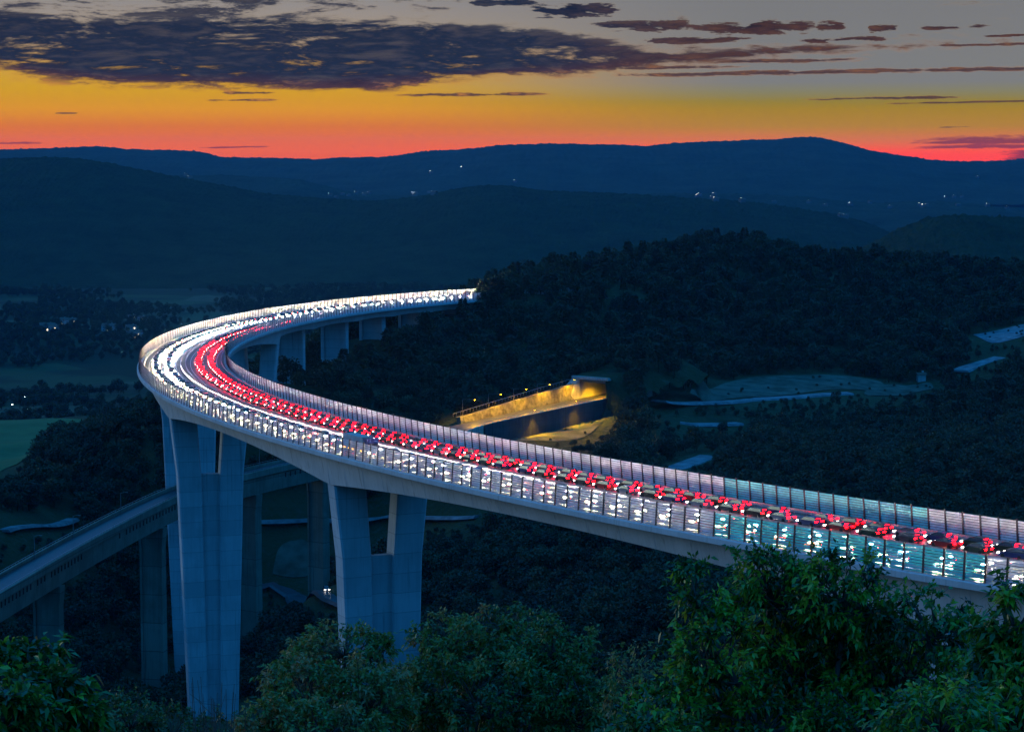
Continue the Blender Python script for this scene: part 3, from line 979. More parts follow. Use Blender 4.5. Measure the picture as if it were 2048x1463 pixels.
# back wall, cut into the slope, stepped panels of masonry-faced concrete
i_p = min(range(len(RP)), key=lambda i: abs(RP[i].x - 33))
M_CUT = material('cut_rock', (0.05, 0.045, 0.03), (0.22, 0.20, 0.15), 0.95, 0.5, bump=0.9, detail=9)
bw = empty('retaining_wall', RP[i_a])
tag(bw, 'yellow lamplit cutting wall behind the ramp, left of the tunnel mouth', 'wall')
BO = Vector(bw.location)
fine_b = resample([tuple(p) for p in RP[i_a:i_p + 1]], 3.2)
for i in range(len(fine_b) - 1):
    t, r = along(fine_b, i); a, b = fine_b[i] + t * .02, fine_b[i + 1] - t * .02
    u = i / len(fine_b); H = 2.2 + 4.4 * u; q = .04 * ((i * 7) % 4)
    P = [p + r * w + Vector((0, 0, z)) - BO for z, k in ((-.6, 0), (H, .8)) for p, w in ((a, -6.2 - k + q), (b, -6.2 - k + q), (b, -8.6), (a, -8.6))]
    MB().hexa([P[0], P[3], P[2], P[1], P[4], P[7], P[6], P[5]]).build('wall_panel', M_CUT, bw)
strip('coping', fine_b, [(-9.2, 1.6), (-9.2, 2.3), (-7.0, 2.3), (-7.0, 1.6)][::-1], M_CUT, bw, org=BO)
fence_pts = [p + along(fine_b, i)[1] * -10.5 + Vector((0, 0, 2.4 + 4.4 * i / len(fine_b))) for i, p in enumerate(fine_b)]
fr = strip('fence_rail', fence_pts, [(-.05, .9), (.05, .9), (.05, 1.05), (-.05, 1.05)], M_STEEL, bw, org=BO)
mb = MB()
for p in fence_pts: mb.box(p + Vector((0, 0, .4)) - BO, (.08, .08, 1.3))
mb.build('fence_post', M_STEEL, fr)

# the portal
pt, prr = along(RP, i_p); PC = RP[i_p]
portal = empty('tunnel_portal', PC)
tag(portal, 'concrete tunnel portal with sloping jambs, lit yellow from inside', 'tunnel')


def pl(u, w, z): return pt * u + prr * w + Vector((0, 0, z))   # u into the hill, w to the camera side


def pbox(u0, u1, w0, w1, z0, z1, rake=0.0):
    return MB().hexa([pl(u0, w0, z0), pl(u0, w1, z0), pl(u1, w1, z0), pl(u1, w0, z0), pl(u0 + rake, w0, z1), pl(u0 + rake, w1, z1), pl(u1, w1, z1), pl(u1, w0, z1)])


pbox(0, 34, -9.4, -6.0, -.5, 6.6, 2.0).build('side_wall', M_WALL, portal)
pbox(1, 34, 5.7, 7.6, -8.0, 6.6, 3.0).build('side_wall', M_WALL, portal)
pbox(1.2, 34, -9.8, 8.0, 6.6, 8.0, .6).build('roof_slab', M_WALL, portal)
MB().hexa([pl(-1.2, -9.9, 8.0), pl(-1.2, 8.1, 8.0), pl(1.8, 8.1, 8.0), pl(1.8, -9.9, 8.0), pl(-1.2, -9.9, 9.2), pl(-1.2, 8.1, 9.2), pl(.2, 8.1, 9.2), pl(.2, -9.9, 9.2)]).build('parapet_beam', M_WALL, portal)
MB().hexa([pl(-9, -10.5, -.5), pl(-9, -6.4, -.5), pl(0, -6.0, -.5), pl(0, -10.5, -.5), pl(-6, -10.5, 4.6), pl(-6, -7.2, 4.6), pl(0, -6.6, 8.0), pl(0, -10.5, 8.0)]).build('wing_wall', M_WALL, portal)
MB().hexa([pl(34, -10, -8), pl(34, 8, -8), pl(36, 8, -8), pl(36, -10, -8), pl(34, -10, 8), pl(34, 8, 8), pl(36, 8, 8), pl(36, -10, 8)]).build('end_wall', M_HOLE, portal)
# earth bank over the tunnel
mv = []
nu, nw = 26, 34
for i in range(nu):
    for j in range(nw):
        u = -1.0 + 60 * i / (nu - 1); w = -24 + 44 * j / (nw - 1)
        p = PC + pl(u, w, 0); gz = float(ground(p.x, p.y))
        top = PC.z + 8.9 + min(u, 30) * .12 - max(0, -9.8 - w) * .5 - max(0, w - 7.0) * .62 * (1 + .2 * math.sin(u * .4))
        z = max(top, gz - .4)
        mv.append((p.x, p.y, z + float(wobble(np.array(p.x), np.array(p.y), .5, 4)) * .35 - (12 if u < 0 and w > 7.5 else 0)))
bank_o = mesh_obj('earth_bank', mv, grid_faces(nw, nu), M_GROUND, smooth_=True)
tag(bank_o, None, kind='structure')
_u = (gx - PC.x) * pt.x + (gy - PC.y) * pt.y; _w = (gx - PC.x) * prr.x + (gy - PC.y) * prr.y
_top = PC.z + 8.9 + np.minimum(_u, 30) * .12 - np.maximum(0, -9.8 - _w) * .5 - np.maximum(0, _w - 7.0) * .62
GZ = np.where((_u > 2) & (_u < 59) & (_w > -24) & (_w < 20), np.maximum(GZ, _top), GZ)

SOD = (1.0, 0.50, 0.0)
M_SOD = material('sodium_lamp', (0.9, 0.7, 0.3), None, 0.4, emit=SOD, strength=60.0)


def lamp_light(name, loc, energy, target, parent, size=1.2, angle=150):
    L = bpy.data.lights.new(name, 'SPOT'); L.energy = energy; L.color = SOD; L.spot_size = R(angle); L.spot_blend = .6; L.shadow_soft_size = size
    o = bpy.data.objects.new(name, L); o.location = loc
    d = Vector(target) - Vector(loc); o.rotation_euler = d.to_track_quat('-Z', 'Y').to_euler()
    link(o, parent)
    return o


def ramp_lamp(i, w, h, label, energy, reach=2.2):
    t, r = along(RP, i); b = RP[i] + r * w
    o = empty('street_lamp', b); tag(o, label, 'street lamp', 'lamps along the tunnel ramp')
    sg = -1 if w > 0 else 1
    MB().tube([(0, 0, -.4), (0, 0, h * .5), (0, 0, h)], [.14, .11, .08], 6).build('mast', M_LAMPPOST, o)
    MB().tube([(0, 0, h - .05), tuple(r * sg * reach * .5 + Vector((0, 0, h + .25))), tuple(r * sg * reach + Vector((0, 0, h + .3)))], .05, 5).build('arm', M_LAMPPOST, o)
    hd = MB().box(r * sg * (reach + .3) + Vector((0, 0, h + .28)), (.5, .75, .16), rot=Matrix.Rotation(math.atan2(t.y, t.x), 3, 'Z')).build('lamp_head', M_LAMPPOST, o)
    MB().box(r * sg * (reach + .3) + Vector((0, 0, h + .18)), (.34, .55, .05), rot=Matrix.Rotation(math.atan2(t.y, t.x), 3, 'Z')).build('lens', M_SOD, hd)
    lamp_light('lamp', r * sg * (reach + .3) + Vector((0, 0, h + .05)), energy, r * sg * (reach + .3), o)


RL = np.linspace(i_a + 1, i_p - 2, 5).astype(int)
for i, lab in zip(RL, ('sodium street lamp at the low end of the lit ramp', 'second sodium street lamp up the lit ramp', 'sodium street lamp halfway along the lit ramp', 'fourth sodium street lamp up the lit ramp', 'sodium street lamp just before the tunnel mouth')):
    ramp_lamp(int(i), -9.4, 8.5, lab, 20000, 6.0)
# tunnel ceiling lamp and the flood lamp over the slope
o = empty('ceiling_lamp', PC + pl(5, 0, 6.35)); tag(o, 'yellow lamp under the tunnel roof just inside the mouth', 'lamp')
MB().box((0, 0, .12), (1.0, 3.0, .16)).build('housing', M_LAMPPOST, o); MB().box((0, 0, 0), (.8, 2.8, .06)).build('lens', M_SOD, o)
lamp_light('lamp', (0, 0, -.1), 22000, (0, 0, -3), o)
for xx, lab in ((4, 'flood lamp on the ramp wall over the low end of the slope'), (20, 'flood lamp on the ramp wall over the middle of the slope'), (36, 'flood lamp on the ramp wall nearest the tunnel')):
    i_f = min(range(len(RP)), key=lambda i: abs(RP[i].x - xx))
    t, r = along(RP, i_f); b = RP[i_f] + r * 6.2 + Vector((0, 0, .75))
    o = empty('flood_lamp', b); tag(o, lab, 'flood lamp', 'flood lamps on the ramp wall')
    MB().tube([(0, 0, 0), (0, 0, 1.2), tuple(r * .9 + Vector((0, 0, 1.6)))], .06, 5).build('bracket', M_LAMPPOST, o)
    hd = MB().box(r * 1.1 + Vector((0, 0, 1.6)), (.45, .45, .2)).build('lamp_head', M_LAMPPOST, o); MB().box(r * 1.1 + Vector((0, 0, 1.48)), (.36, .36, .04)).build('lens', M_SOD, hd)
    lamp_light('lamp', r * 1.1 + Vector((0, 0, 1.4)), 45000, r * 11 + Vector((0, 0, -9)), o, .4, 125)

# teal wing wall and strut at the low end of the ramp
q = RP[i_a]; t, r = along(RP, i_a)
ab = MB(); a = q - t * 1 + r * 6.2
ab.hexa([a + Vector((0, 0, -9)), a - t * 20 + r * 2 + Vector((0, 0, -9)), a - t * 20 + r * 1 + Vector((0, 0, -9)), a - r * 1 + Vector((0, 0, -9)),
         a + Vector((0, 0, .6)), a - t * 20 + r * 2 + Vector((0, 0, -2)), a - t * 20 + r * 1 + Vector((0, 0, -2)), a - r * 1 + Vector((0, 0, .6))])
o = ab.build('abutment_wall', M_WALL); tag(o, 'pale concrete abutment wall where the low bridge meets the ramp', 'wall')

# ------------------------------------------------------------------ roads, paths and clearings in the valley
M_GRAVEL = material('gravel', (0.09, 0.095, 0.10), (0.26, 0.265, 0.27), 0.9, 0.22, bump=0.3, detail=8)
M_MEADOW = material('meadow', (0.035, 0.11, 0.04), (0.05, 0.15, 0.055), 0.95, 0.05, spec=0.1)
M_TERRACE = material('dry_meadow', (0.025, 0.04, 0.025), (0.14, 0.145, 0.11), 0.95, 0.13, spec=0.1, detail=8, bump=0.6)
CLEAR = []


def ground_road(name, pix, width, mat, lift=0.35):
    pts = [hit(*p) for p in pix]
    pts = resample([tuple(p) for p in pts], 6.0)
    zs_ = [float(ground(p.x, p.y)) for p in pts]; zs_ = [np.mean(zs_[max(0, i - 2):i + 3]) for i in range(len(zs_))]
    for p, z_i in zip(pts, zs_): p.z = max(float(z_i), float(ground(p.x, p.y)) - .2) + lift; CLEAR.append((p.x, p.y, width * .5 + 5))
    o = strip(name, pts, [(-width / 2, 0), (width / 2, 0), (width / 2 + .8, -.9), (-width / 2 - .8, -.9)], mat)
    tag(o, None, kind='structure')
    return pts


def patch(name, pix, mat, lift=0.3, clear=6):
    """A clearing draped over the ground inside a ring of points."""
    ring = resample([tuple(hit(*p)) for p in pix + pix[:1]], 3.0); xy = np.array([(p.x, p.y) for p in ring])
    y0, y1 = xy[:, 1].min() + .05, xy[:, 1].max() - .05; nr, nc = 40, 26; V = []
    for y in np.linspace(y0, y1, nr):
        xs = []
        for (ax, ay), (bx, by) in zip(xy, np.roll(xy, -1, 0)):
            if (ay > y) != (by > y): xs.append(ax + (bx - ax) * (y - ay) / (by - ay))
        for x in np.linspace(min(xs), max(xs), nc): V.append((x, y, float(ground(x, y)) + lift))
    o = mesh_obj(name, V, grid_faces(nc, nr), mat, smooth_=True); tag(o, None, kind='structure')
    for p in V[::3]: CLEAR.append((p[0], p[1], clear))
    return o


VR1 = ground_road('valley_road', [(440, 1172), (505, 1186), (590, 1193), (680, 1202), (760, 1212)], 7.0, M_ASPH)
patch('terrace', [(545, 1150), (556, 1110), (580, 1090), (625, 1092), (625, 1148), (590, 1158)], M_TERRACE)
ground_road('valley_road', [(470, 1046), (560, 1052), (640, 1040), (760, 1038), (860, 1036), (960, 1030)], 5.0, M_GRAVEL)
ground_road('valley_road', [(0, 1060), (70, 1050), (140, 1040)], 6.0, M_GRAVEL)
ground_road('valley_road', [(1318, 806), (1400, 805), (1520, 798), (1640, 790), (1700, 786)], 7.0, M_GRAVEL)
ground_road('valley_road', [(1340, 942), (1380, 928), (1420, 912)], 8.0, M_GRAVEL)
ground_road('valley_road', [(1360, 846), (1420, 852), (1480, 848)], 5.0, M_GRAVEL)
ground_road('valley_road', [(1920, 750), (1950, 732), (2000, 714)], 8.0, M_GRAVEL)
patch('terrace', [(1380, 796), (1450, 768), (1540, 752), (1640, 750), (1760, 764), (1740, 782), (1620, 786), (1480, 796)], M_TERRACE)
patch('terrace', [(1740, 775), (1850, 768), (1860, 780), (1780, 792), (1730, 790)], M_TERRACE)
patch('quarry_floor', [(1945, 670), (2060, 648), (2100, 660), (2040, 676), (1985, 688)], M_GRAVEL)
patch('meadow', [(-60, 842), (170, 840), (200, 852), (120, 880), (40, 925), (-60, 945)], M_MEADOW, clear=9)
patch('grass_slope', [(1000, 858), (1100, 834), (1215, 812), (1205, 845), (1150, 880), (1020, 885)], M_TERRACE, clear=7)

# ------------------------------------------------------------------ houses
M_PLASTER = material('pale_plaster', (0.28, 0.29, 0.29), (0.44, 0.45, 0.44), 0.9, 0.6)
M_ROOF = material('clay_roof', (0.12, 0.07, 0.055), (0.2, 0.11, 0.08), 0.85, 1.5)
M_LIT = material('lit_window', (0.9, 0.8, 0.6), None, 0.4, emit=(1.0, 0.72, 0.38), strength=5.0)
M_DARKW = material('dark_window', (0.03, 0.04, 0.05), None, 0.2)
M_BULB = material('village_lamp', (0.9, 0.9, 0.8), None, 0.4, emit=(1.0, 0.88, 0.66), strength=40.0)


M_FARWALL = material('dull_plaster', (0.10, 0.11, 0.11), (0.17, 0.18, 0.18), 0.9, 0.6)


def house(x, y, z, w, d, h, rz, label, group, lit=1, windows=True):
    o = empty('house', (x, y, z)); o.rotation_euler = (0, 0, rz); tag(o, label, 'house', group)
    MB().box((0, 0, h / 2 - .8), (w, d, h + 1.6)).build('wall', M_PLASTER if windows or not lit else M_FARWALL, o)
    e = .5; rh = d * .32
    rf = MB(); rf.add([(-w / 2 - e, -d / 2 - e, h), (w / 2 + e, -d / 2 - e, h), (w / 2 + e, d / 2 + e, h), (-w / 2 - e, d / 2 + e, h), (-w / 2 - e, 0, h + rh), (w / 2 + e, 0, h + rh)],
                      [(0, 1, 5, 4), (2, 3, 4, 5), (0, 4, 3), (1, 2, 5), (3, 2, 1, 0)])
    rf = rf.build('roof', M_ROOF, o)
    MB().box((w * .22, d * .12, h + rh * .9), (.8, .8, 1.8)).build('chimney', M_PLASTER, rf)
    if windows:
        k = 0
        for fl in range(2 if h > 5 else 1):
            for u in (-.3, 0, .3):
                m_ = M_LIT if (k in (1, 5) and lit) else M_DARKW
                MB().box((u * w, -d / 2 - .03, 1.6 + fl * 2.9), (1.1, .1, 1.4)).build('window', m_, o); k += 1
    return o


def plain_at(px, py):
    d = ray(px, py)
    for Y in np.arange(1500, 9000, 4.0):
        p = Vector((0, 0, CZ)) + d * (Y / d.y)
        if p.z <= plain_z(np.array(p.x), np.array(p.y)): break
    return p.x, p.y, float(plain_z(np.array(p.x), np.array(p.y)))


for (px, py, w, rz, lab) in [(95, 662, 17, .2, 'wide pale house at the left of the hamlet on the dark plain'), (108, 664, 11, -.3, 'small pale house close beside the wide one on the dark plain'),
                             (124, 650, 15, .1, 'pale house with a long roof just up from the wide one'), (140, 651, 14, .4, 'pale house beside a lit garden lamp on the dark plain'),
                             (218, 662, 15, -.2, 'lone grey house in the middle of the plain, left of the bend'), (262, 664, 12, .3, 'small pale house nearest the viaduct bend, upper one'),
                             (272, 676, 14, -.1, 'bluish pale house partly behind the bend of the viaduct'), (264, 642, 9, .2, 'tiny pale house above the others by the bend'),
                             (284, 645, 9, -.4, 'tiny far house just left of the barrier at the bend')]:
    x, y, z = plain_at(px, py)
    house(x, y, z, w, w * .62, 6.2, rz, lab, 'houses of the hamlet on the plain')
p = hit(1842, 762)
house(p.x, p.y, p.z, 3.8, 3.2, 3.0, .1, 'small pale hut standing alone on the terrace', None, 0, False)


def yard_lamp(x, y, z, h, size, label, group):
    o = empty('street_lamp', (x, y, z)); tag(o, label, 'street lamp', group)
    MB().tube([(0, 0, -2), (0, 0, h)], .09, 5).build('mast', M_LAMPPOST, o)
    bm_ = MB(); s_ = size
    bm_.add([(0, 0, h - s_), (s_, 0, h), (0, s_, h), (-s_, 0, h), (0, -s_, h), (0, 0, h + s_)], [(0, 2, 1), (0, 3, 2), (0, 4, 3), (0, 1, 4), (5, 1, 2), (5, 2, 3), (5, 3, 4), (5, 4, 1)])
    bm_.build('globe', M_BULB, o)


for px, py, lab in ((106, 668, 'lit yard lamp before the wide house on the plain'), (154, 652, 'lit yard lamp right of the hamlet on the plain'), (286, 645, 'lit yard lamp beside the far house by the bend'),
                    (50, 806, 'lit lamp on the dark plain above the green meadow, upper of three'), (25, 822, 'lit lamp on the dark plain above the green meadow, left of three'),
                    (54, 832, 'lit lamp on the dark plain above the green meadow, lowest of three')):
    x, y, z = plain_at(px, py); yard_lamp(x, y, z, 5.0, .34, lab, 'yard lamps on the plain')

# lights of far villages: small houses, each with a lamp before it
r2 = random.Random(5)
VILL = [(372, 352), (380, 357), (660, 392), (672, 396), (685, 390), (697, 393), (712, 388), (728, 391), (738, 387), (826, 388), (832, 388), (829, 391), (858, 386), (868, 389), (862, 346), (924, 337), (1030, 364),
        (1395, 394), (1399, 392), (1428, 390), (1424, 397), (1431, 402), (1484, 404), (1548, 406), (1618, 406), (1650, 412), (1700, 410), (1690, 436), (1682, 434), (1840, 412), (1852, 412), (1846, 414), (1890, 396), (1908, 395),
        (1924, 395), (1916, 412), (1955, 355), (2014, 418), (1975, 412), (1740, 406), (1780, 416)]
VV = [plain_at(px, py) if py > 430 else None for px, py in VILL]


def far_spot(px, py):
    """First solid ground along the sight line, among the hills and the plain."""
    d = ray(px, py); dg = bpy.context.evaluated_depsgraph_get()
    ok, loc, nrm, idx, ob, mtx = scene.ray_cast(dg, Vector((0, 0, CZ)) + d * 1400, d, distance=20000)
    return loc if ok else None


bpy.context.view_layer.update()
for k, (px, py) in enumerate(VILL):
    l_ = far_spot(px, py)
    if l_ is None: continue
    x, y, z = l_; sc_ = y / 4300
    grp = 'far village lights'
    wh = 'by the left hill' if px < 500 else 'in the saddle left of centre' if px < 900 else 'above the centre hill' if px < 1250 else 'right of centre' if px < 1720 else 'at the far right'
    big = (px, py) in ((829, 391), (1399, 392), (1846, 414), (862, 346), (924, 337))
    house(x, y, z, 12, 8, 5, r2.uniform(-.8, .8), 'tiny far house in the hazy valley, ' + wh, 'houses of the far villages', 1, False)
    yard_lamp(x - 4, y - 9, z + 1, 7.0, (.36 if big else r2.uniform(.14, .26)) * max(1, sc_ * .75), 'tiny far village light in the hazy valley, ' + wh, grp)

# ------------------------------------------------------------------ traffic on the viaduct
WHITE, RED, AMBER = (1.0, 0.74, 0.34), (1.0, 0.0004, 0.0012), (1.0, 0.30, 0.01)
M_HEAD = material('headlamp', (0.9, 0.9, 0.9), None, 0.2, emit=WHITE, strength=1500.0)
M_HEAD_COOL = material('headlamp_cool', (0.9, 0.9, 0.9), None, 0.2, emit=(1.0, 0.95, 0.88), strength=1500.0)
M_HEAD_DIM = material('headlamp_dipped', (0.9, 0.9, 0.9), None, 0.2, emit=(1.0, 0.95, 0.9), strength=14.0)
M_TAIL = material('tail_lamp', (0.5, 0.02, 0.02), None, 0.3, emit=RED, strength=95.0)
M_AMB = material('marker_lamp', (0.8, 0.4, 0.1), None, 0.3, emit=AMBER, strength=40.0)
M_GLASS = material('car_glass', (0.02, 0.025, 0.03), None, 0.08, spec=0.6)
M_TYRE = material('tyre', (0.02, 0.02, 0.02), None, 0.85)
PAINTS = {'dark grey': (0.05, 0.055, 0.06), 'black': (0.015, 0.016, 0.018), 'silver': (0.24, 0.25, 0.27), 'dark green': (0.015, 0.05, 0.03), 'dark blue': (0.02, 0.05, 0.16), 'red': (0.35, 0.02, 0.02)}
M_PAINT = {k: material('paint_' + k.replace(' ', '_'), v, None, 0.28, metal=0.3, spec=0.5) for k, v in PAINTS.items()}


def loft(prof, wid, mat_split=None):
    """Extrude a side profile (x, z, half width) into a closed body."""
    mb = MB(); n = len(prof)
    V = [(x, -h, z) for x, z, h in prof] + [(x, h, z) for x, z, h in prof]
    F = [tuple(range(n)), tuple(range(2 * n - 1, n - 1, -1))] + [(k, n + k, n + (k + 1) % n, (k + 1) % n) for k in range(n)]
    mb.add(V, F)
    return mb


def wheel_mesh(rad, wd):
    mb = MB(); n = 10
    for y in (-wd / 2, wd / 2):
        for k in range(n): mb.v.append((math.cos(6.2832 * k / n) * rad, y, math.sin(6.2832 * k / n) * rad))
    for k in range(n): mb.f.append((k, (k + 1) % n, n + (k + 1) % n, n + k)); mb.mi.append(0)
    mb.f += [tuple(range(n))[::-1], tuple(range(n, 2 * n))]; mb.mi += [0, 0]
    return mb


def make_car(paint, kind, cool):
    """Front faces +x; the wheels stand on z = 0."""
    o = empty('car')
    if kind == 'hatchback':
        L, W, H = 4.1, .88, 1.50
        low = [(-2.05, .32, W * .94), (-2.05, .80, W), (-1.98, .98, W * .98), (1.15, .92, W * .97), (1.95, .74, W * .92), (2.05, .50, W * .9), (2.0, .26, W * .9), (-1.9, .24, W * .92)]
        cab = [(-1.94, .97, W * .93), (-1.62, 1.46, W * .74), (-.2, 1.50, W * .76), (.55, 1.34, W * .76), (1.2, .92, W * .88)]
    elif kind == 'estate':
        L, W, H = 4.7, .91, 1.5
        low = [(-2.35, .34, W * .94), (-2.35, .82, W), (-2.28, 1.0, W * .98), (1.2, .93, W * .97), (2.2, .74, W * .9), (2.35, .5, W * .88), (2.3, .26, W * .9), (-2.2, .24, W * .92)]
        cab = [(-2.24, .99, W * .93), (-1.95, 1.44, W * .76), (-.3, 1.5, W * .77), (.5, 1.38, W * .77), (1.25, .93, W * .88)]
    else:   # saloon
        L, W, H = 4.6, .90, 1.44
        low = [(-2.3, .34, W * .92), (-2.32, .78, W * .96), (-2.22, .96, W * .96), (1.25, .92, W * .97), (2.15, .72, W * .9), (2.3, .48, W * .88), (2.25, .26, W * .9), (-2.15, .24, W * .92)]
        cab = [(-1.75, .95, W * .92), (-1.05, 1.40, W * .74), (-.1, 1.44, W * .76), (.55, 1.30, W * .76), (1.3, .92, W * .88)]
    body = loft(low, W).build('body', M_PAINT[paint], o)
    c_ = loft(cab, W).build('cabin', M_GLASS, o)
    rf = MB(); (xa, za, ha), (xb, zb, hb), (xc, zc, hc) = cab[1], cab[2], cab[3]
    rf.hexa([(xa, -ha, za - .02), (xb, -hb, zb - .02), (xb, hb, zb - .02), (xa, ha, za - .02), (xa, -ha + .04, za + .03), (xb, -hb + .04, zb + .03), (xb, hb - .04, zb + .03), (xa, ha - .04, za + .03)])
    rf.hexa([(xb, -hb, zb - .02), (xc, -hc, zc - .02), (xc, hc, zc - .02), (xb, hb, zb - .02), (xb, -hb + .04, zb + .03), (xc, -hc + .04, zc + .02), (xc, hc - .04, zc + .02), (xb, hb - .04, zb + .03)])
    rf.build('roof', M_PAINT[paint], c_)
    for x in (-L * .30, L * .31):
        for y in (-1, 1):
            w_ = wheel_mesh(.32, .22).build('wheel', M_TYRE, o); w_.location = (x, y * (W - .10), .32)
    hm = (M_HEAD, M_HEAD_COOL, M_HEAD_DIM)[cool]
    fx = low[5][0]
    for y in (-1, 1):
        MB().box((fx - .14, y * (W * .92 - .16), .66), (.34, .44, .17)).build('headlight', hm, o)
        MB().box((low[1][0] - .005, y * (W - .26), .82), (.06, .50, .17)).build('tail_light', M_TAIL, o)
    MB().box((cab[0][0] + .12, 0, cab[0][1] + .30), (.06, .7, .05)).build('brake_light', M_TAIL, c_)
    MB().box((fx + .005, 0, .36), (.04, .52, .12)).build('number_plate', M_MARK, body)
    return o


def make_lorry(paint):
    o = empty('lorry')
    MB().hexa([(4.2, -1.22, .5), (6.3, -1.22, .5), (6.3, 1.22, .5), (4.2, 1.22, .5), (4.2, -1.2, 3.5), (5.95, -1.15, 3.5), (5.95, 1.15, 3.5), (4.2, 1.2, 3.5)]).build('cab', M_PAINT[paint], o)
    MB().box((6.2, 0, 2.3), (.16, 2.1, .9), rot=Matrix.Rotation(-.11, 3, 'Y')).build('windscreen', M_GLASS, o)
    MB().box((-1.2, 0, 2.35), (9.9, 2.5, 2.7)).build('trailer', M_PLASTER, o)
    MB().box((-.6, 0, .85), (10.2, 1.1, .28)).build('chassis', M_POST, o)
    for x in (-5.2, -4.0, -2.8, 3.4, 5.3):
        for y in (-1, 1):
            w_ = wheel_mesh(.5, .3).build('wheel', M_TYRE, o); w_.location = (x, y * 1.05, .5)
    for y in (-1, 1):
        MB().box((6.31, y * .9, .85), (.1, .5, .22)).build('headlight', M_HEAD, o)
        MB().box((-6.18, y * .92, .85), (.06, .60, .2)).build('tail_light', M_TAIL, o)
        for x in (-5.5, -3.4, -1.3, .8, 2.9): MB().box((x, y * 1.26, 1.02), (.22, .04, .1)).build('marker_light', M_AMB, o)
        MB().box((-6.17, y * 1.1, 3.6), (.05, .2, .1)).build('marker_light', M_TAIL, o)
    return o


protos = {}
for pk in PAINTS:
    for kd in ('hatchback', 'saloon', 'estate'):
        for cool in (0, 1, 2): protos[(pk, kd, cool)] = make_car(pk, kd, cool)
lorry_p = make_lorry('dark blue')
used = set()
rc = random.Random(21)


def place(proto, s, w, away, label, cat, group):
    if proto not in used: o = proto; used.add(proto)
    else: o = copy_tree(proto)
    p = line(s, w, -0.145); h = heading(s)
    d = line(s + 1, w) - line(s - 1, w)
    o.location = p; pit = math.atan2(d.z, math.hypot(d.x, d.y)); yaw = math.pi / 2 - h
    if away: o.rotation_euler = (0, -pit, yaw)
    else: o.rotation_euler = (0, pit, yaw + math.pi)
    tag(o, label, cat, group)
    return o


kinds = ['hatchback', 'saloon', 'estate']
cols = list(PAINTS)
LANES = [(8.4, True, 'inside lane', -84, 640, .6, 2), (4.6, True, 'overtaking lane', -80, 600, 1.2, 2), (-8.2, False, 'inside lane', -84, 900, 1.2, 0), (-4.4, False, 'overtaking lane', -80, 900, 1.6, 1)]
def zone(s):
    for lim, t_ in ((40, 'behind the foreground tree'), (110, 'right of the second tall pier'), (160, 'nearing the second tall pier'), (215, 'above the second tall pier'), (300, 'between the two tall piers'), (375, 'above the tallest pier'), (455, 'entering the bend'), (530, 'in the bend')):
        if s < lim: return t_
    return 'just past the bend'


n_car = 0
spots = []
for w, away_, lane, sa, sb, gap, var in LANES:
    s = sa
    while s < sb:
        lorry = rc.random() < (0.012 if lane == 'inside lane' and not away_ else 0.0)
        ln = 12.6 if lorry else 4.6
        g_ = gap + rc.uniform(.2, 1.4) * (1 if rc.random() < .88 else 4)
        mid = s + ln / 2; p = line(mid, w)
        if 1024 + FPX * p.x / p.y < 2110: spots.append((p.y, mid, w + rc.uniform(-.25, .25), away_, lane, var, lorry, rc.choice(cols), rc.choice(kinds)))
        s += ln + g_
spots.sort(key=lambda q: q[0])
for _, mid, w, away_, lane, var, lorry, ck, kk_ in spots[:300]:
    if lorry:
        place(lorry_p, mid, w * .97, away_, 'pale box lorry with headlights on in the inside lane, ' + zone(mid), 'lorry', 'lorries on the viaduct')
    else:
        place(protos[(ck, kk_, var)], mid, w, away_, '%s %s with %s, %s, %s' % (ck, kk_, 'red tail lights' if away_ else 'lit headlights', lane, zone(mid)), 'car',
              'cars driving away over the viaduct' if away_ else 'cars coming nearer over the viaduct')
    n_car += 1
# the cars past the bend, too small to pick apart: one object
ft = MB(); far_m = [M_PAINT['dark grey'], M_GLASS, M_HEAD, M_HEAD_COOL, M_HEAD_DIM, M_TAIL, M_TYRE]
pv = {k: protos[('dark grey', 'saloon', k)] for k in (0, 1, 2)}
for _, mid, w, away_, lane, var, lorry, ck, kk_ in spots[300:]:
    p = line(mid, w, -.145); h = heading(mid); Mx = Matrix.Translation(p) @ Matrix.Rotation(math.pi / 2 - h + (0 if away_ else math.pi), 4, 'Z')
    for ch in pv[var].children:
        nm = ch.name.split('.')[0]
        mi = {'body': 0, 'cabin': 1, 'headlight': 2 + var, 'tail_light': 5, 'wheel': 6}.get(nm)
        if mi is None: continue
        Lm = Mx @ Matrix.Translation(ch.location)
        ft.add([Lm @ v.co for v in ch.data.vertices], [tuple(f.vertices) for f in ch.data.polygons], mi)
if ft.v:
    o = ft.build('distant_traffic', far_m)
    tag(o, 'distant stream of small cars with lit lamps on the far stretch of the viaduct', 'traffic', kind='stuff')
for o in list(protos.values()) + [lorry_p]:
    if o not in used:
        for ch in list(o.children_recursive): bpy.data.objects.remove(ch)
        bpy.data.objects.remove(o)
print('vehicles', n_car)

# two cars on the valley road under the viaduct
for k, lab in ((len(VR1) // 3, 'tiny dark car with lit headlights on the valley road between the tall piers'), (int(len(VR1) * .62), 'tiny dark car with lit headlights farther right on the valley road')):
    p = VR1[k]; q = VR1[k + 1]; o = make_car('dark grey', 'saloon', 2); o.location = p + Vector((0, 0, .02)); d = q - p; o.rotation_euler = (0, 0, math.atan2(d.y, d.x)); tag(o, lab, 'car')
    for ch in o.children_recursive:
        if ch.name.startswith(('tail_light', 'brake_light')): ch.data.materials[0] = M_GLASS


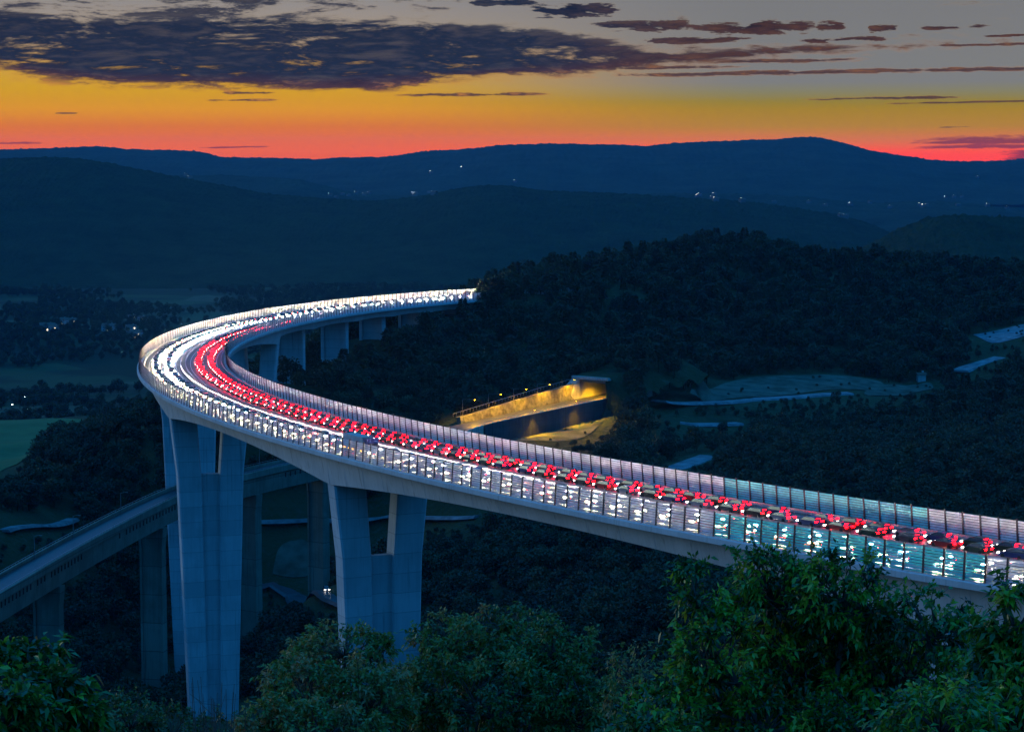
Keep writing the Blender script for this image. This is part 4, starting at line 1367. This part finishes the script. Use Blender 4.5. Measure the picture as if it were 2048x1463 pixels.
# ------------------------------------------------------------------ vegetation
def leaf_block(pos, dirs, length, width, droop, rng, tint):
    """Many folded leaves at once: six vertices and four triangles each."""
    n = len(pos)
    d = dirs / (np.linalg.norm(dirs, axis=1, keepdims=True) + 1e-9)
    up = rng.normal(0, .5, (n, 3)) + np.array([0, 0, 1.0])
    side = np.cross(d, up); side /= np.linalg.norm(side, axis=1, keepdims=True) + 1e-9
    nor = np.cross(side, d)
    L = (length * rng.uniform(.65, 1.25, n))[:, None]; W = (width * rng.uniform(.7, 1.2, n))[:, None]
    dr = droop * rng.uniform(.4, 1.3, n)[:, None]; zz = np.array([0, 0, -1.0])
    a = pos
    m1 = pos + d * L * .42 + zz * L * dr * .12
    tip = pos + d * L + zz * L * dr * .5
    l = m1 + side * W * .5 + nor * W * .16; r = m1 - side * W * .5 + nor * W * .16
    V = np.stack([a, l, m1, r, tip], 1).reshape(-1, 3)
    b = np.arange(n)[:, None] * 5
    F = np.concatenate([b + np.array([[0, 2, 1]]), b + np.array([[0, 3, 2]]), b + np.array([[1, 2, 4]]), b + np.array([[2, 3, 4]])], 0)
    return V, F, np.repeat(tint, 5)


def leaf_mesh(name, V, F, tint, mat):
    me = bpy.data.meshes.new(name)
    me.vertices.add(len(V)); me.vertices.foreach_set('co', V.astype(np.float32).ravel())
    me.loops.add(len(F) * 3); me.loops.foreach_set('vertex_index', F.astype(np.int32).ravel())
    me.polygons.add(len(F)); me.polygons.foreach_set('loop_start', np.arange(0, len(F) * 3, 3, dtype=np.int32)); me.polygons.foreach_set('loop_total', np.full(len(F), 3, np.int32))
    me.update(calc_edges=True)
    at_ = me.attributes.new('tint', 'FLOAT', 'POINT'); at_.data.foreach_set('value', tint.astype(np.float32))
    me.materials.append(mat)
    return me


def leafy(name, label, cat, lobes, base, n_clump, twigs, leaves, L, W, mat, seed, clump_r, droop=.7, tint_mid=.5, thick=.02, tint_spread=.16, group=None):
    """lobes: (x, y, z, rx, ry, rz). A shrub or small tree: stems to clumps, twigs from clumps, leaves along twigs."""
    rng = np.random.default_rng(seed)
    o = empty(name, base); tag(o, label, cat, group)
    B = np.array(base)
    vol = np.array([a[3] * a[4] * a[5] for a in lobes]) ** .75; vol /= vol.sum()
    mb = MB(); PV, DV, TV_ = [], [], []
    stem_top = np.mean([l[:3] for l in lobes], 0) * np.array([1, 1, 1.0]); stem_top[2] = min(l[2] - l[5] for l in lobes) * .5 + stem_top[2] * .5
    hubs = []
    for lb in lobes:
        c = np.array(lb[:3]); hub = c - np.array([0, 0, lb[5] * .45]); hubs.append(hub)
        m = (B + hub) / 2 + rng.normal(0, .08, 3) * np.linalg.norm(hub - B)
        mb.tube([tuple(B - B + rng.normal(0, .04, 3)), tuple(m - B), tuple(hub - B)], [thick * 2.2, thick * 1.5, thick], 5)
    for k in rng.choice(len(lobes), n_clump, p=vol):
        lb = lobes[k]; v = rng.normal(0, 1, 3); v /= np.linalg.norm(v); rad = rng.uniform(.25, 1.0) ** .45
        c = np.array(lb[:3]) + v * np.array(lb[3:6]) * rad
        hub = hubs[k]; mid = (hub + c) / 2 + rng.normal(0, .12, 3) * np.linalg.norm(c - hub)
        mb.tube([tuple(hub - B), tuple(mid - B), tuple(c - B)], [thick * .7, thick * .45, thick * .22], 4)
        ct = rng.normal(tint_mid, tint_spread)
        out = c - np.array(lb[:3]); out = out / (np.linalg.norm(out) + 1e-6)
        for t_ in range(twigs):
            d = rng.normal(0, .7, 3) + out * .7 + np.array([0, 0, .35]); d /= np.linalg.norm(d)
            ln = clump_r * rng.uniform(.5, 1.2)
            e = c + d * ln + np.array([0, 0, -.15 * ln])
            if t_ % 2 == 0: mb.tube([tuple(c - B), tuple(e - B)], [thick * .2, thick * .08], 3)
            u = rng.uniform(.25, 1.0, leaves)[:, None]
            PV.append(c + (e - c) * u + rng.normal(0, .02 * clump_r, (leaves, 3)))
            DV.append(d * .8 + rng.normal(0, .75, (leaves, 3)) + np.array([0, 0, -.25]))
            TV_.append(np.clip(rng.normal(ct, .10, leaves), 0, 1))
    mb.build('stem', M_BARK, o)
    P = np.concatenate(PV) - B; D = np.concatenate(DV); T = np.concatenate(TV_)
    V, F, tt = leaf_block(P, D, L, W, droop, rng, T)
    c = bpy.data.objects.new('crown', leaf_mesh('crown', V, F, tt, mat)); link(c, o)
    return o


M_LEAF_A = foliage_material('broad_leaves', [(0.012, 0.045, 0.012), (0.03, 0.12, 0.02), (0.08, 0.24, 0.025), (0.26, 0.44, 0.03), (0.46, 0.44, 0.05)], .27, .38)
M_LEAF_B = foliage_material('small_leaves', [(0.025, 0.07, 0.018), (0.07, 0.16, 0.03), (0.16, 0.25, 0.045), (0.30, 0.24, 0.06), (0.42, 0.22, 0.08)], .4, .35)


def lobe(px, py, rx, ry, Y, depth=None):
    p = at(px, py, Y); k = Y / FPX
    return (p.x, p.y, p.z, rx * k, (depth if depth else rx * .8) * k, ry * k)


def base_for(px, Y):
    x = (px - 1024) / FPX * Y
    return (x, Y, float(ground(x, Y)))


# tall leafy tree at the right
leafy('leafy_tree', 'tall broad-leaved tree in front of the viaduct barrier at the right', 'tree',
      [lobe(1392, 1185, 46, 72, 16), lobe(1540, 1180, 95, 80, 16.4), lobe(1690, 1190, 105, 82, 16), lobe(1860, 1245, 75, 72, 15.6), lobe(1430, 1320, 95, 95, 15.8), lobe(1600, 1330, 150, 105, 16.4),
       lobe(1790, 1350, 120, 95, 16), lobe(1340, 1430, 80, 75, 15.4), lobe(1520, 1450, 120, 70, 15.6), lobe(1730, 1455, 140, 70, 15.4), lobe(1900, 1400, 60, 80, 15.2)],
      base_for(1600, 16), 560, 7, 8, .064, .030, M_LEAF_A, 3, .18, .6, .42, .02, .26)
leafy('leafy_tree', 'slender leafy tree cut by the right edge of the picture', 'tree',
      [lobe(2030, 1240, 45, 60, 14), lobe(2020, 1330, 55, 70, 14), lobe(2040, 1420, 70, 60, 13.6), lobe(1985, 1440, 40, 45, 13.8)],
      base_for(2030, 14), 95, 6, 8, .085, .036, M_LEAF_A, 4, .2, .9, .36, .016)
leafy('shrub', 'bright yellow-green shrub at the foot of the tall tree', 'shrub',
      [lobe(1880, 1440, 110, 60, 12), lobe(1300, 1455, 60, 40, 12)], base_for(1880, 12), 80, 6, 8, .06, .028, M_LEAF_A, 5, .17, .8, .5, .012, .22)
leafy('shrub', 'dense small-leaved shrub in the middle, before the wooded slope', 'shrub',
      [lobe(900, 1278, 75, 45, 30), lobe(1020, 1258, 100, 40, 31), lobe(1110, 1290, 75, 50, 30), lobe(1000, 1330, 150, 60, 30), lobe(960, 1390, 160, 80, 29), lobe(1140, 1410, 95, 75, 29), lobe(840, 1400, 70, 80, 29), lobe(1190, 1380, 40, 55, 30)],
      base_for(1000, 30), 420, 8, 9, .075, .042, M_LEAF_B, 6, .22, .5, .36, .02, .2)
leafy('shrub', 'brownish shrub at the foot of the second tall pier', 'shrub',
      [lobe(690, 1295, 100, 38, 28), lobe(620, 1340, 80, 40, 28), lobe(610, 1390, 100, 70, 27), lobe(730, 1400, 95, 80, 27), lobe(540, 1440, 60, 50, 26), lobe(640, 1460, 120, 50, 26), lobe(770, 1330, 40, 55, 28)],
      base_for(670, 27), 270, 7, 9, .075, .04, M_LEAF_B, 7, .22, .5, .62, .018, .22)
leafy('shrub', 'glossy green shrub in the lower left corner', 'shrub',
      [lobe(40, 1360, 70, 65, 15), lobe(90, 1420, 90, 70, 14.6), lobe(10, 1440, 70, 60, 14), lobe(150, 1450, 50, 40, 14.6), lobe(110, 1340, 30, 34, 15)],
      base_for(60, 14.6), 150, 7, 8, .095, .042, M_LEAF_A, 8, .2, .8, .30, .016)
leafy('shrub', 'sparse reddish shrub between the middle shrub and the tall tree', 'shrub',
      [lobe(1265, 1340, 38, 50, 24), lobe(1240, 1410, 40, 45, 24), lobe(1290, 1420, 40, 50, 23)], base_for(1260, 24), 42, 6, 8, .055, .024, M_LEAF_B, 9, .22, .5, .62, .012)
leafy('shrub', 'low dark shrub under the low bridge, beside the corner shrub', 'shrub',
      [lobe(260, 1440, 70, 45, 38), lobe(345, 1455, 70, 40, 39), lobe(440, 1462, 60, 34, 40), lobe(190, 1462, 50, 30, 37)], base_for(320, 39), 150, 7, 8, .085, .045, M_LEAF_B, 12, .28, .5, .14, .02)
# bare twigs left of the brown shrub
tw = empty('bare_shrub', base_for(420, 24)); tag(tw, 'bare twiggy shrub at the foot of the tallest pier', 'shrub')
mb = MB(); rt = np.random.default_rng(5); B = Vector(tw.location)
for k in range(26):
    px = 390 + 85 * rt.uniform(); top = at(px + rt.normal(0, 25), rt.uniform(1345, 1440), 24 + rt.normal(0, .5)); bs = Vector(base_for(420 + rt.normal(0, 20), 24))
    mid = bs.lerp(top, .6) + Vector(rt.normal(0, .05, 3))
    mb.tube([bs - B, mid - B, top - B], [.012, .008, .003], 4)
    for j in range(4):
        a = mid.lerp(top, rt.uniform(0, .9)); e = a + Vector((rt.normal(0, .12), rt.normal(0, .1), rt.uniform(.05, .25))); mb.tube([a - B, e - B], [.004, .002], 3)
mb.build('branches', M_BARK, tw)

# woodland: a few tree shapes instanced over the slopes
M_FOREST = foliage_material('forest_leaves', [(0.006, 0.014, 0.007), (0.016, 0.034, 0.014), (0.034, 0.058, 0.022), (0.075, 0.09, 0.035)], .7, .25, attr=False)


def tree_mesh(seed, kind):
    rng = np.random.default_rng(seed); mb = MB()
    if kind == 'pine':
        H = 11.0; mb.tube([(0, 0, -1.5), (.1, 0, H * .5), (0, .1, H)], [.2, .14, .03], 5)
        n = 520; h = rng.uniform(.38, 1.0, n); rad = (1 - h) * 3.6 + .5; a = rng.uniform(0, 6.28, n); q = rng.uniform(.3, 1, n) ** .5
        P = np.stack([np.cos(a) * rad * q, np.sin(a) * rad * q, h * H], 1); D = np.stack([np.cos(a), np.sin(a), rng.normal(0, .3, n)], 1)
        return mb, P, D, 1.3, .8
    H = rng.uniform(8, 11); top = (0, 0, H * .6)
    mb.tube([(0, 0, -1.5), (rng.normal(0, .2), rng.normal(0, .2), H * .35), top], [.22, .17, .08], 5)
    P, D = [], []
    for k in range(11):
        v = rng.normal(0, 1, 3); v /= np.linalg.norm(v)
        c = np.array([v[0] * 2.5, v[1] * 2.5, H * .62 + v[2] * H * .24]); r_ = rng.uniform(1.1, 1.9)
        mb.tube([top, tuple(c)], [.07, .02], 3)
        w = rng.normal(0, 1, (62, 3)); w /= np.linalg.norm(w, axis=1, keepdims=True)
        P.append(c + w * r_ * rng.uniform(.55, 1, (62, 1)) * np.array([1, 1, .8])); D.append(w + rng.normal(0, .6, (62, 3)))
    return mb, np.concatenate(P), np.concatenate(D), .95, .75


PROTO = []
for seed, kind in ((1, 'oak'), (2, 'oak'), (3, 'oak'), (4, 'oak'), (5, 'pine'), (6, 'pine')):
    mb, P, D, L_, W_ = tree_mesh(seed, kind); rng = np.random.default_rng(seed + 50)
    V, F, tt = leaf_block(P, D, L_, W_, .3, rng, np.clip(rng.normal(.5, .25, len(P)), 0, 1))
    me = leaf_mesh('tree_crown', V, F, tt, M_FOREST)
    PROTO.append((kind, me, mb))


def joined(kind, me, mb):
    """Crown and trunk in one mesh for the woodland instances."""
    n0 = len(me.vertices); V = np.empty(n0 * 3, np.float32); me.vertices.foreach_get('co', V); V = V.reshape(-1, 3)
    F = np.empty(len(me.loops), np.int32); me.loops.foreach_get('vertex_index', F); F = F.reshape(-1, 3)
    tv = np.empty(n0, np.float32); me.attributes['tint'].data.foreach_get('value', tv)
    tf = []
    for f in mb.f:
        for i in range(1, len(f) - 1): tf.append((f[0] + n0, f[i] + n0, f[i + 1] + n0))
    o = leaf_mesh('woodland_tree', np.vstack([V, np.array(mb.v)]), np.vstack([F, np.array(tf)]), np.concatenate([tv, np.zeros(len(mb.v))]), M_FOREST)
    return bpy.data.objects.new('woodland_tree', o)


protos_t = [joined(*p_) for p_ in PROTO]
clear = np.array(CLEAR)
vp = np.array([(line(s).x, line(s).y) for s in np.arange(-100, 900, 8)])


def scatter(n, x0, x1, y0, y1, seed, cond=None, gap=5):
    rng = np.random.default_rng(seed); x = rng.uniform(x0, x1, n); y = rng.uniform(y0, y1, n); ok = np.ones(n, bool)
    ok &= abs(x) < y * .30 + 40
    for cx, cy, cr in clear: ok &= (x - cx) ** 2 + (y - cy) ** 2 > cr * cr
    z = ground(x, y)
    d, zz, sd = seg_dist(x, y, RAMP[:3] + [(PC.x, PC.y, PC.z)]); ok &= ~((d < 15) & (sd > 0)) & ~((d < 13) & (sd <= 0))
    d2, _, _ = seg_dist(x, y, LB); ok &= d2 > 9
    for q in Y_PIERS + LOW_PIERS:
        c = line(q); ok &= np.hypot(x - c.x, y - c.y) > 14
    # keep the crowns under the deck
    dv = np.min(np.hypot(x[:, None] - vp[None, :, 0], y[:, None] - vp[None, :, 1]), 1)
    ok &= ~((dv < 17) & (z + 15 > CZ - 78) & (x < -16))
    if cond is not None: ok &= cond(x, y, z)
    ok &= ~((x > -105) & (x < -35) & (y > 360) & (y < 600))
    x, y = x[ok], y[ok]
    # thin out crowded trees on a grid
    key = (x // gap).astype(int) * 100003 + (y // gap).astype(int); _, i = np.unique(key, return_index=True)
    return x[i], y[i]


def woodland(name, x, y, mix_, seed, label, size=1.0, zz=None):
    rng = np.random.default_rng(seed); z = (ground(x, y) if zz is None else zz) - .3
    n = len(x)
    me = bpy.data.meshes.new(name); me.vertices.add(n); me.vertices.foreach_set('co', np.stack([x, y, z], 1).astype(np.float32).ravel()); me.update()
    for nm, vals in (('pick', rng.choice(len(protos_t), n, p=mix_)),):
        a = me.attributes.new(nm, 'INT', 'POINT'); a.data.foreach_set('value', vals.astype(np.int32))
    a = me.attributes.new('size', 'FLOAT', 'POINT'); sz_ = rng.uniform(.55, 1.25, n) * size
    for cx, cy, cr in clear[::2]:
        b_ = (abs(x - cx * y / cy) < cr * .6) & (y < cy) & (y > cy - 75); sz_ = np.where(b_, np.minimum(sz_, .16 + (cy - y) / 75 * .5), sz_)
    a.data.foreach_set('value', sz_.astype(np.float32))
    a = me.attributes.new('turn', 'FLOAT', 'POINT'); a.data.foreach_set('value', rng.uniform(0, 6.28, n).astype(np.float32))
    o = bpy.data.objects.new(name, me); link(o)
    g = bpy.data.node_groups.new(name, 'GeometryNodeTree')
    g.interface.new_socket('Geometry', in_out='INPUT', socket_type='NodeSocketGeometry'); g.interface.new_socket('Geometry', in_out='OUTPUT', socket_type='NodeSocketGeometry')
    gi, go = g.nodes.new('NodeGroupInput'), g.nodes.new('NodeGroupOutput'); jn = g.nodes.new('GeometryNodeJoinGeometry')
    def attr(nm, ty):
        q = g.nodes.new('GeometryNodeInputNamedAttribute'); q.data_type = ty; q.inputs['Name'].default_value = nm
        return [s for s in q.outputs if s.enabled][0]
    pk, sz, tn = attr('pick', 'INT'), attr('size', 'FLOAT'), attr('turn', 'FLOAT')
    cb = g.nodes.new('ShaderNodeCombineXYZ'); g.links.new(tn, cb.inputs[2])
    for k, pr in enumerate(protos_t):
        if mix_[k] == 0: continue
        oi = g.nodes.new('GeometryNodeObjectInfo'); oi.inputs['Object'].default_value = pr; oi.inputs['As Instance'].default_value = True
        cmp_ = g.nodes.new('FunctionNodeCompare'); cmp_.data_type = 'INT'; cmp_.operation = 'EQUAL'
        ii = [s for s in cmp_.inputs if s.type == 'INT']; g.links.new(pk, ii[0]); ii[1].default_value = k
        ip = g.nodes.new('GeometryNodeInstanceOnPoints')
        g.links.new(gi.outputs[0], ip.inputs['Points']); g.links.new(cmp_.outputs[0], ip.inputs['Selection']); g.links.new(oi.outputs['Geometry'], ip.inputs['Instance'])
        g.links.new(cb.outputs[0], ip.inputs['Rotation']); g.links.new(sz, ip.inputs['Scale']); g.links.new(ip.outputs[0], jn.inputs[0])
    g.links.new(jn.outputs[0], go.inputs[0])
    md = o.modifiers.new('trees', 'NODES'); md.node_group = g
    tag(o, label, 'forest', kind='stuff')
    return n


oak = [.25, .25, .25, .25, 0, 0]; mixed = [.2, .2, .15, .15, .15, .15]
x, y = scatter(16000, -20, 480, 860, 1420, 1, lambda x, y, z: (y > 830 + 0) & (x > -140), 6.5)
x2, y2 = scatter(7000, -150, 0, 880, 1150, 2, lambda x, y, z: z > 80, 6.5)
n1 = woodland('forest', np.concatenate([x, x2]), np.concatenate([y, y2]), mixed, 1, 'dark wooded hill with uneven treetops behind the tunnel and the terrace')
x, y = scatter(16000, -70, 330, 360, 860, 3, None, 6.2)
n2 = woodland('forest', x, y, oak, 2, 'dense dark woodland on the slope below and beyond the barrier', .9)
x, y = scatter(12000, -420, -60, 600, 1250, 4, None, 6.5)
n3 = woodland('forest', x, y, oak, 3, 'black wooded knoll between the green meadow and the low bridge')
x, y = scatter(5000, -160, 60, 420, 800, 5, lambda x, y, z: RNG.uniform(size=len(x)) < .35, 7)
tx = clear[RNG.choice(len(clear), 70)]; tx = tx[(tx[:, 0] > -30) & (tx[:, 1] > 700)]
xs_ = tx[:, 0] + RNG.normal(0, 3.5, len(tx)); ys_ = tx[:, 1] + RNG.normal(0, 5, len(tx)); dd, _, _ = seg_dist(xs_, ys_, RAMP); xs_, ys_ = xs_[dd > 9], ys_[dd > 9]
n6 = woodland('undergrowth', xs_, ys_, oak, 9, 'low scrub dotted over the pale terrace and tracks', .55)
n4 = woodland('undergrowth', x, y, oak, 4, 'scattered scrub on the valley floor around the piers', .45)
rp_ = np.random.default_rng(77); x = rp_.uniform(-1250, 150, 26000); y = rp_.uniform(1230, 3300, 26000)
ok = (abs(x) < y * .27 + 30) & (x < 60 - (y < 1600) * 60) & (wobble(x, y, .012, 31) + wobble(x, y, .03, 32) * .7 + rp_.normal(0, .12, len(x)) > .02) & ((y > 1330) | (x < -420))
zz_ = plain_z(x, y); ok &= (ground(x, y) < zz_ + 1) | (y > 1500)
x, y = x[ok], y[ok]
key = (x // 9).astype(int) * 100003 + (y // 9).astype(int); _, i = np.unique(key, return_index=True); x, y = x[i], y[i]
n5 = woodland('forest', x, y, oak, 6, 'dark copses and hedges scattered over the plain behind the bend', 1.0, plain_z(x, y))
print('woodland', n1, n2, n3, n4, n5)


# single trees that stand out
def single_tree(px, py, Y, kind, size, label, group=None, mat=None, hitp=False):
    if hitp: p = hit(px, py)
    else:
        xx = (px - 1024) / FPX * Y; p = Vector((xx, Y, float(ground(xx, Y))))
    me, mb = random.choice([(a, b) for k, a, b in PROTO if k == kind])
    o = empty('pine_tree' if kind == 'pine' else 'tree', p); o.scale = (size,) * 3; o.rotation_euler = (0, 0, random.uniform(0, 6)); tag(o, label, 'tree', group)
    mb.build('trunk', M_BARK, o)
    c = bpy.data.objects.new('crown', me); link(c, o)
    return o


for k, (px, Y, sz) in enumerate(((1395, 1245, .9), (1432, 1250, 1.0), (1462, 1252, .95), (1642, 1288, 1.1), (1688, 1292, 1.2), (1722, 1296, 1.1), (1752, 1300, 1.25), (1808, 1306, 1.2), (1842, 1308, 1.1), (1930, 1322, 1.1), (1985, 1330, 1.0))):
    single_tree(px, 0, Y, 'pine' if k in (1, 4, 9) else 'oak', sz, 'dark tree standing up on the hill crest, number %s from the left' % ('first second third fourth fifth sixth seventh eighth ninth tenth eleventh'.split()[k]), 'trees on the hill crest')
lit = single_tree(1328, 806, 900, 'oak', .62, 'small tree lit yellow by lamps, right of the tunnel portal', hitp=True)
# slender bare trunks in the lamplight above the ramp
for k, (px, h) in enumerate(((900, 9), (934, 10), (944, 11), (952, 10), (964, 11), (868, 8), (988, 8))):
    x = (px - 1024) / FPX * 838; Y = 838 + 4 * (k % 3); p = Vector((x, Y, float(ground(x, Y)) - .3))
    o = empty('bare_tree', p)
    tag(o, ['slim pale bare trunk left of the trio above the ramp', 'slim bare trunk just left of the trio above the ramp', 'first of three slim bare trunks above the low end of the ramp', 'middle of three slim bare trunks above the low end of the ramp',
            'last of three slim bare trunks above the low end of the ramp', 'slim bare trunk farthest left, above the barrier', 'slim bare trunk right of the trio, above the lit wall'][k], 'tree', 'bare trunks above the ramp')
    MB().tube([(0, 0, 0), (.1, .05, h * .5), (-.05, 0, h)], [.14, .10, .03], 5).build('trunk', M_BARK, o)
    mb = MB()
    for j in range(7):
        z0 = h * (.45 + .07 * j); a = j * 2.4; mb.tube([(0, 0, z0), (math.cos(a) * .9, math.sin(a) * .9, z0 + .9)], [.035, .012], 3)
    mb.build('branches', M_BARK, o)

# ------------------------------------------------------------------ haze
hz = MB(); hz.box((0, 5150, 134), (28400, 12300, 312))
hz = hz.build('haze', [])
hz['kind'] = 'stuff'
m = bpy.data.materials.new('haze_air'); m.use_nodes = True; t = m.node_tree; t.nodes.clear()
ou = t.nodes.new('ShaderNodeOutputMaterial'); pv_ = t.nodes.new('ShaderNodeVolumePrincipled')
pv_.inputs['Color'].default_value = (0.15, 0.52, 0.92, 1); pv_.inputs['Density'].default_value = 0.000025; pv_.inputs['Anisotropy'].default_value = 0.0
t.links.new(pv_.outputs[0], ou.inputs['Volume'])
hz.data.materials.append(m)
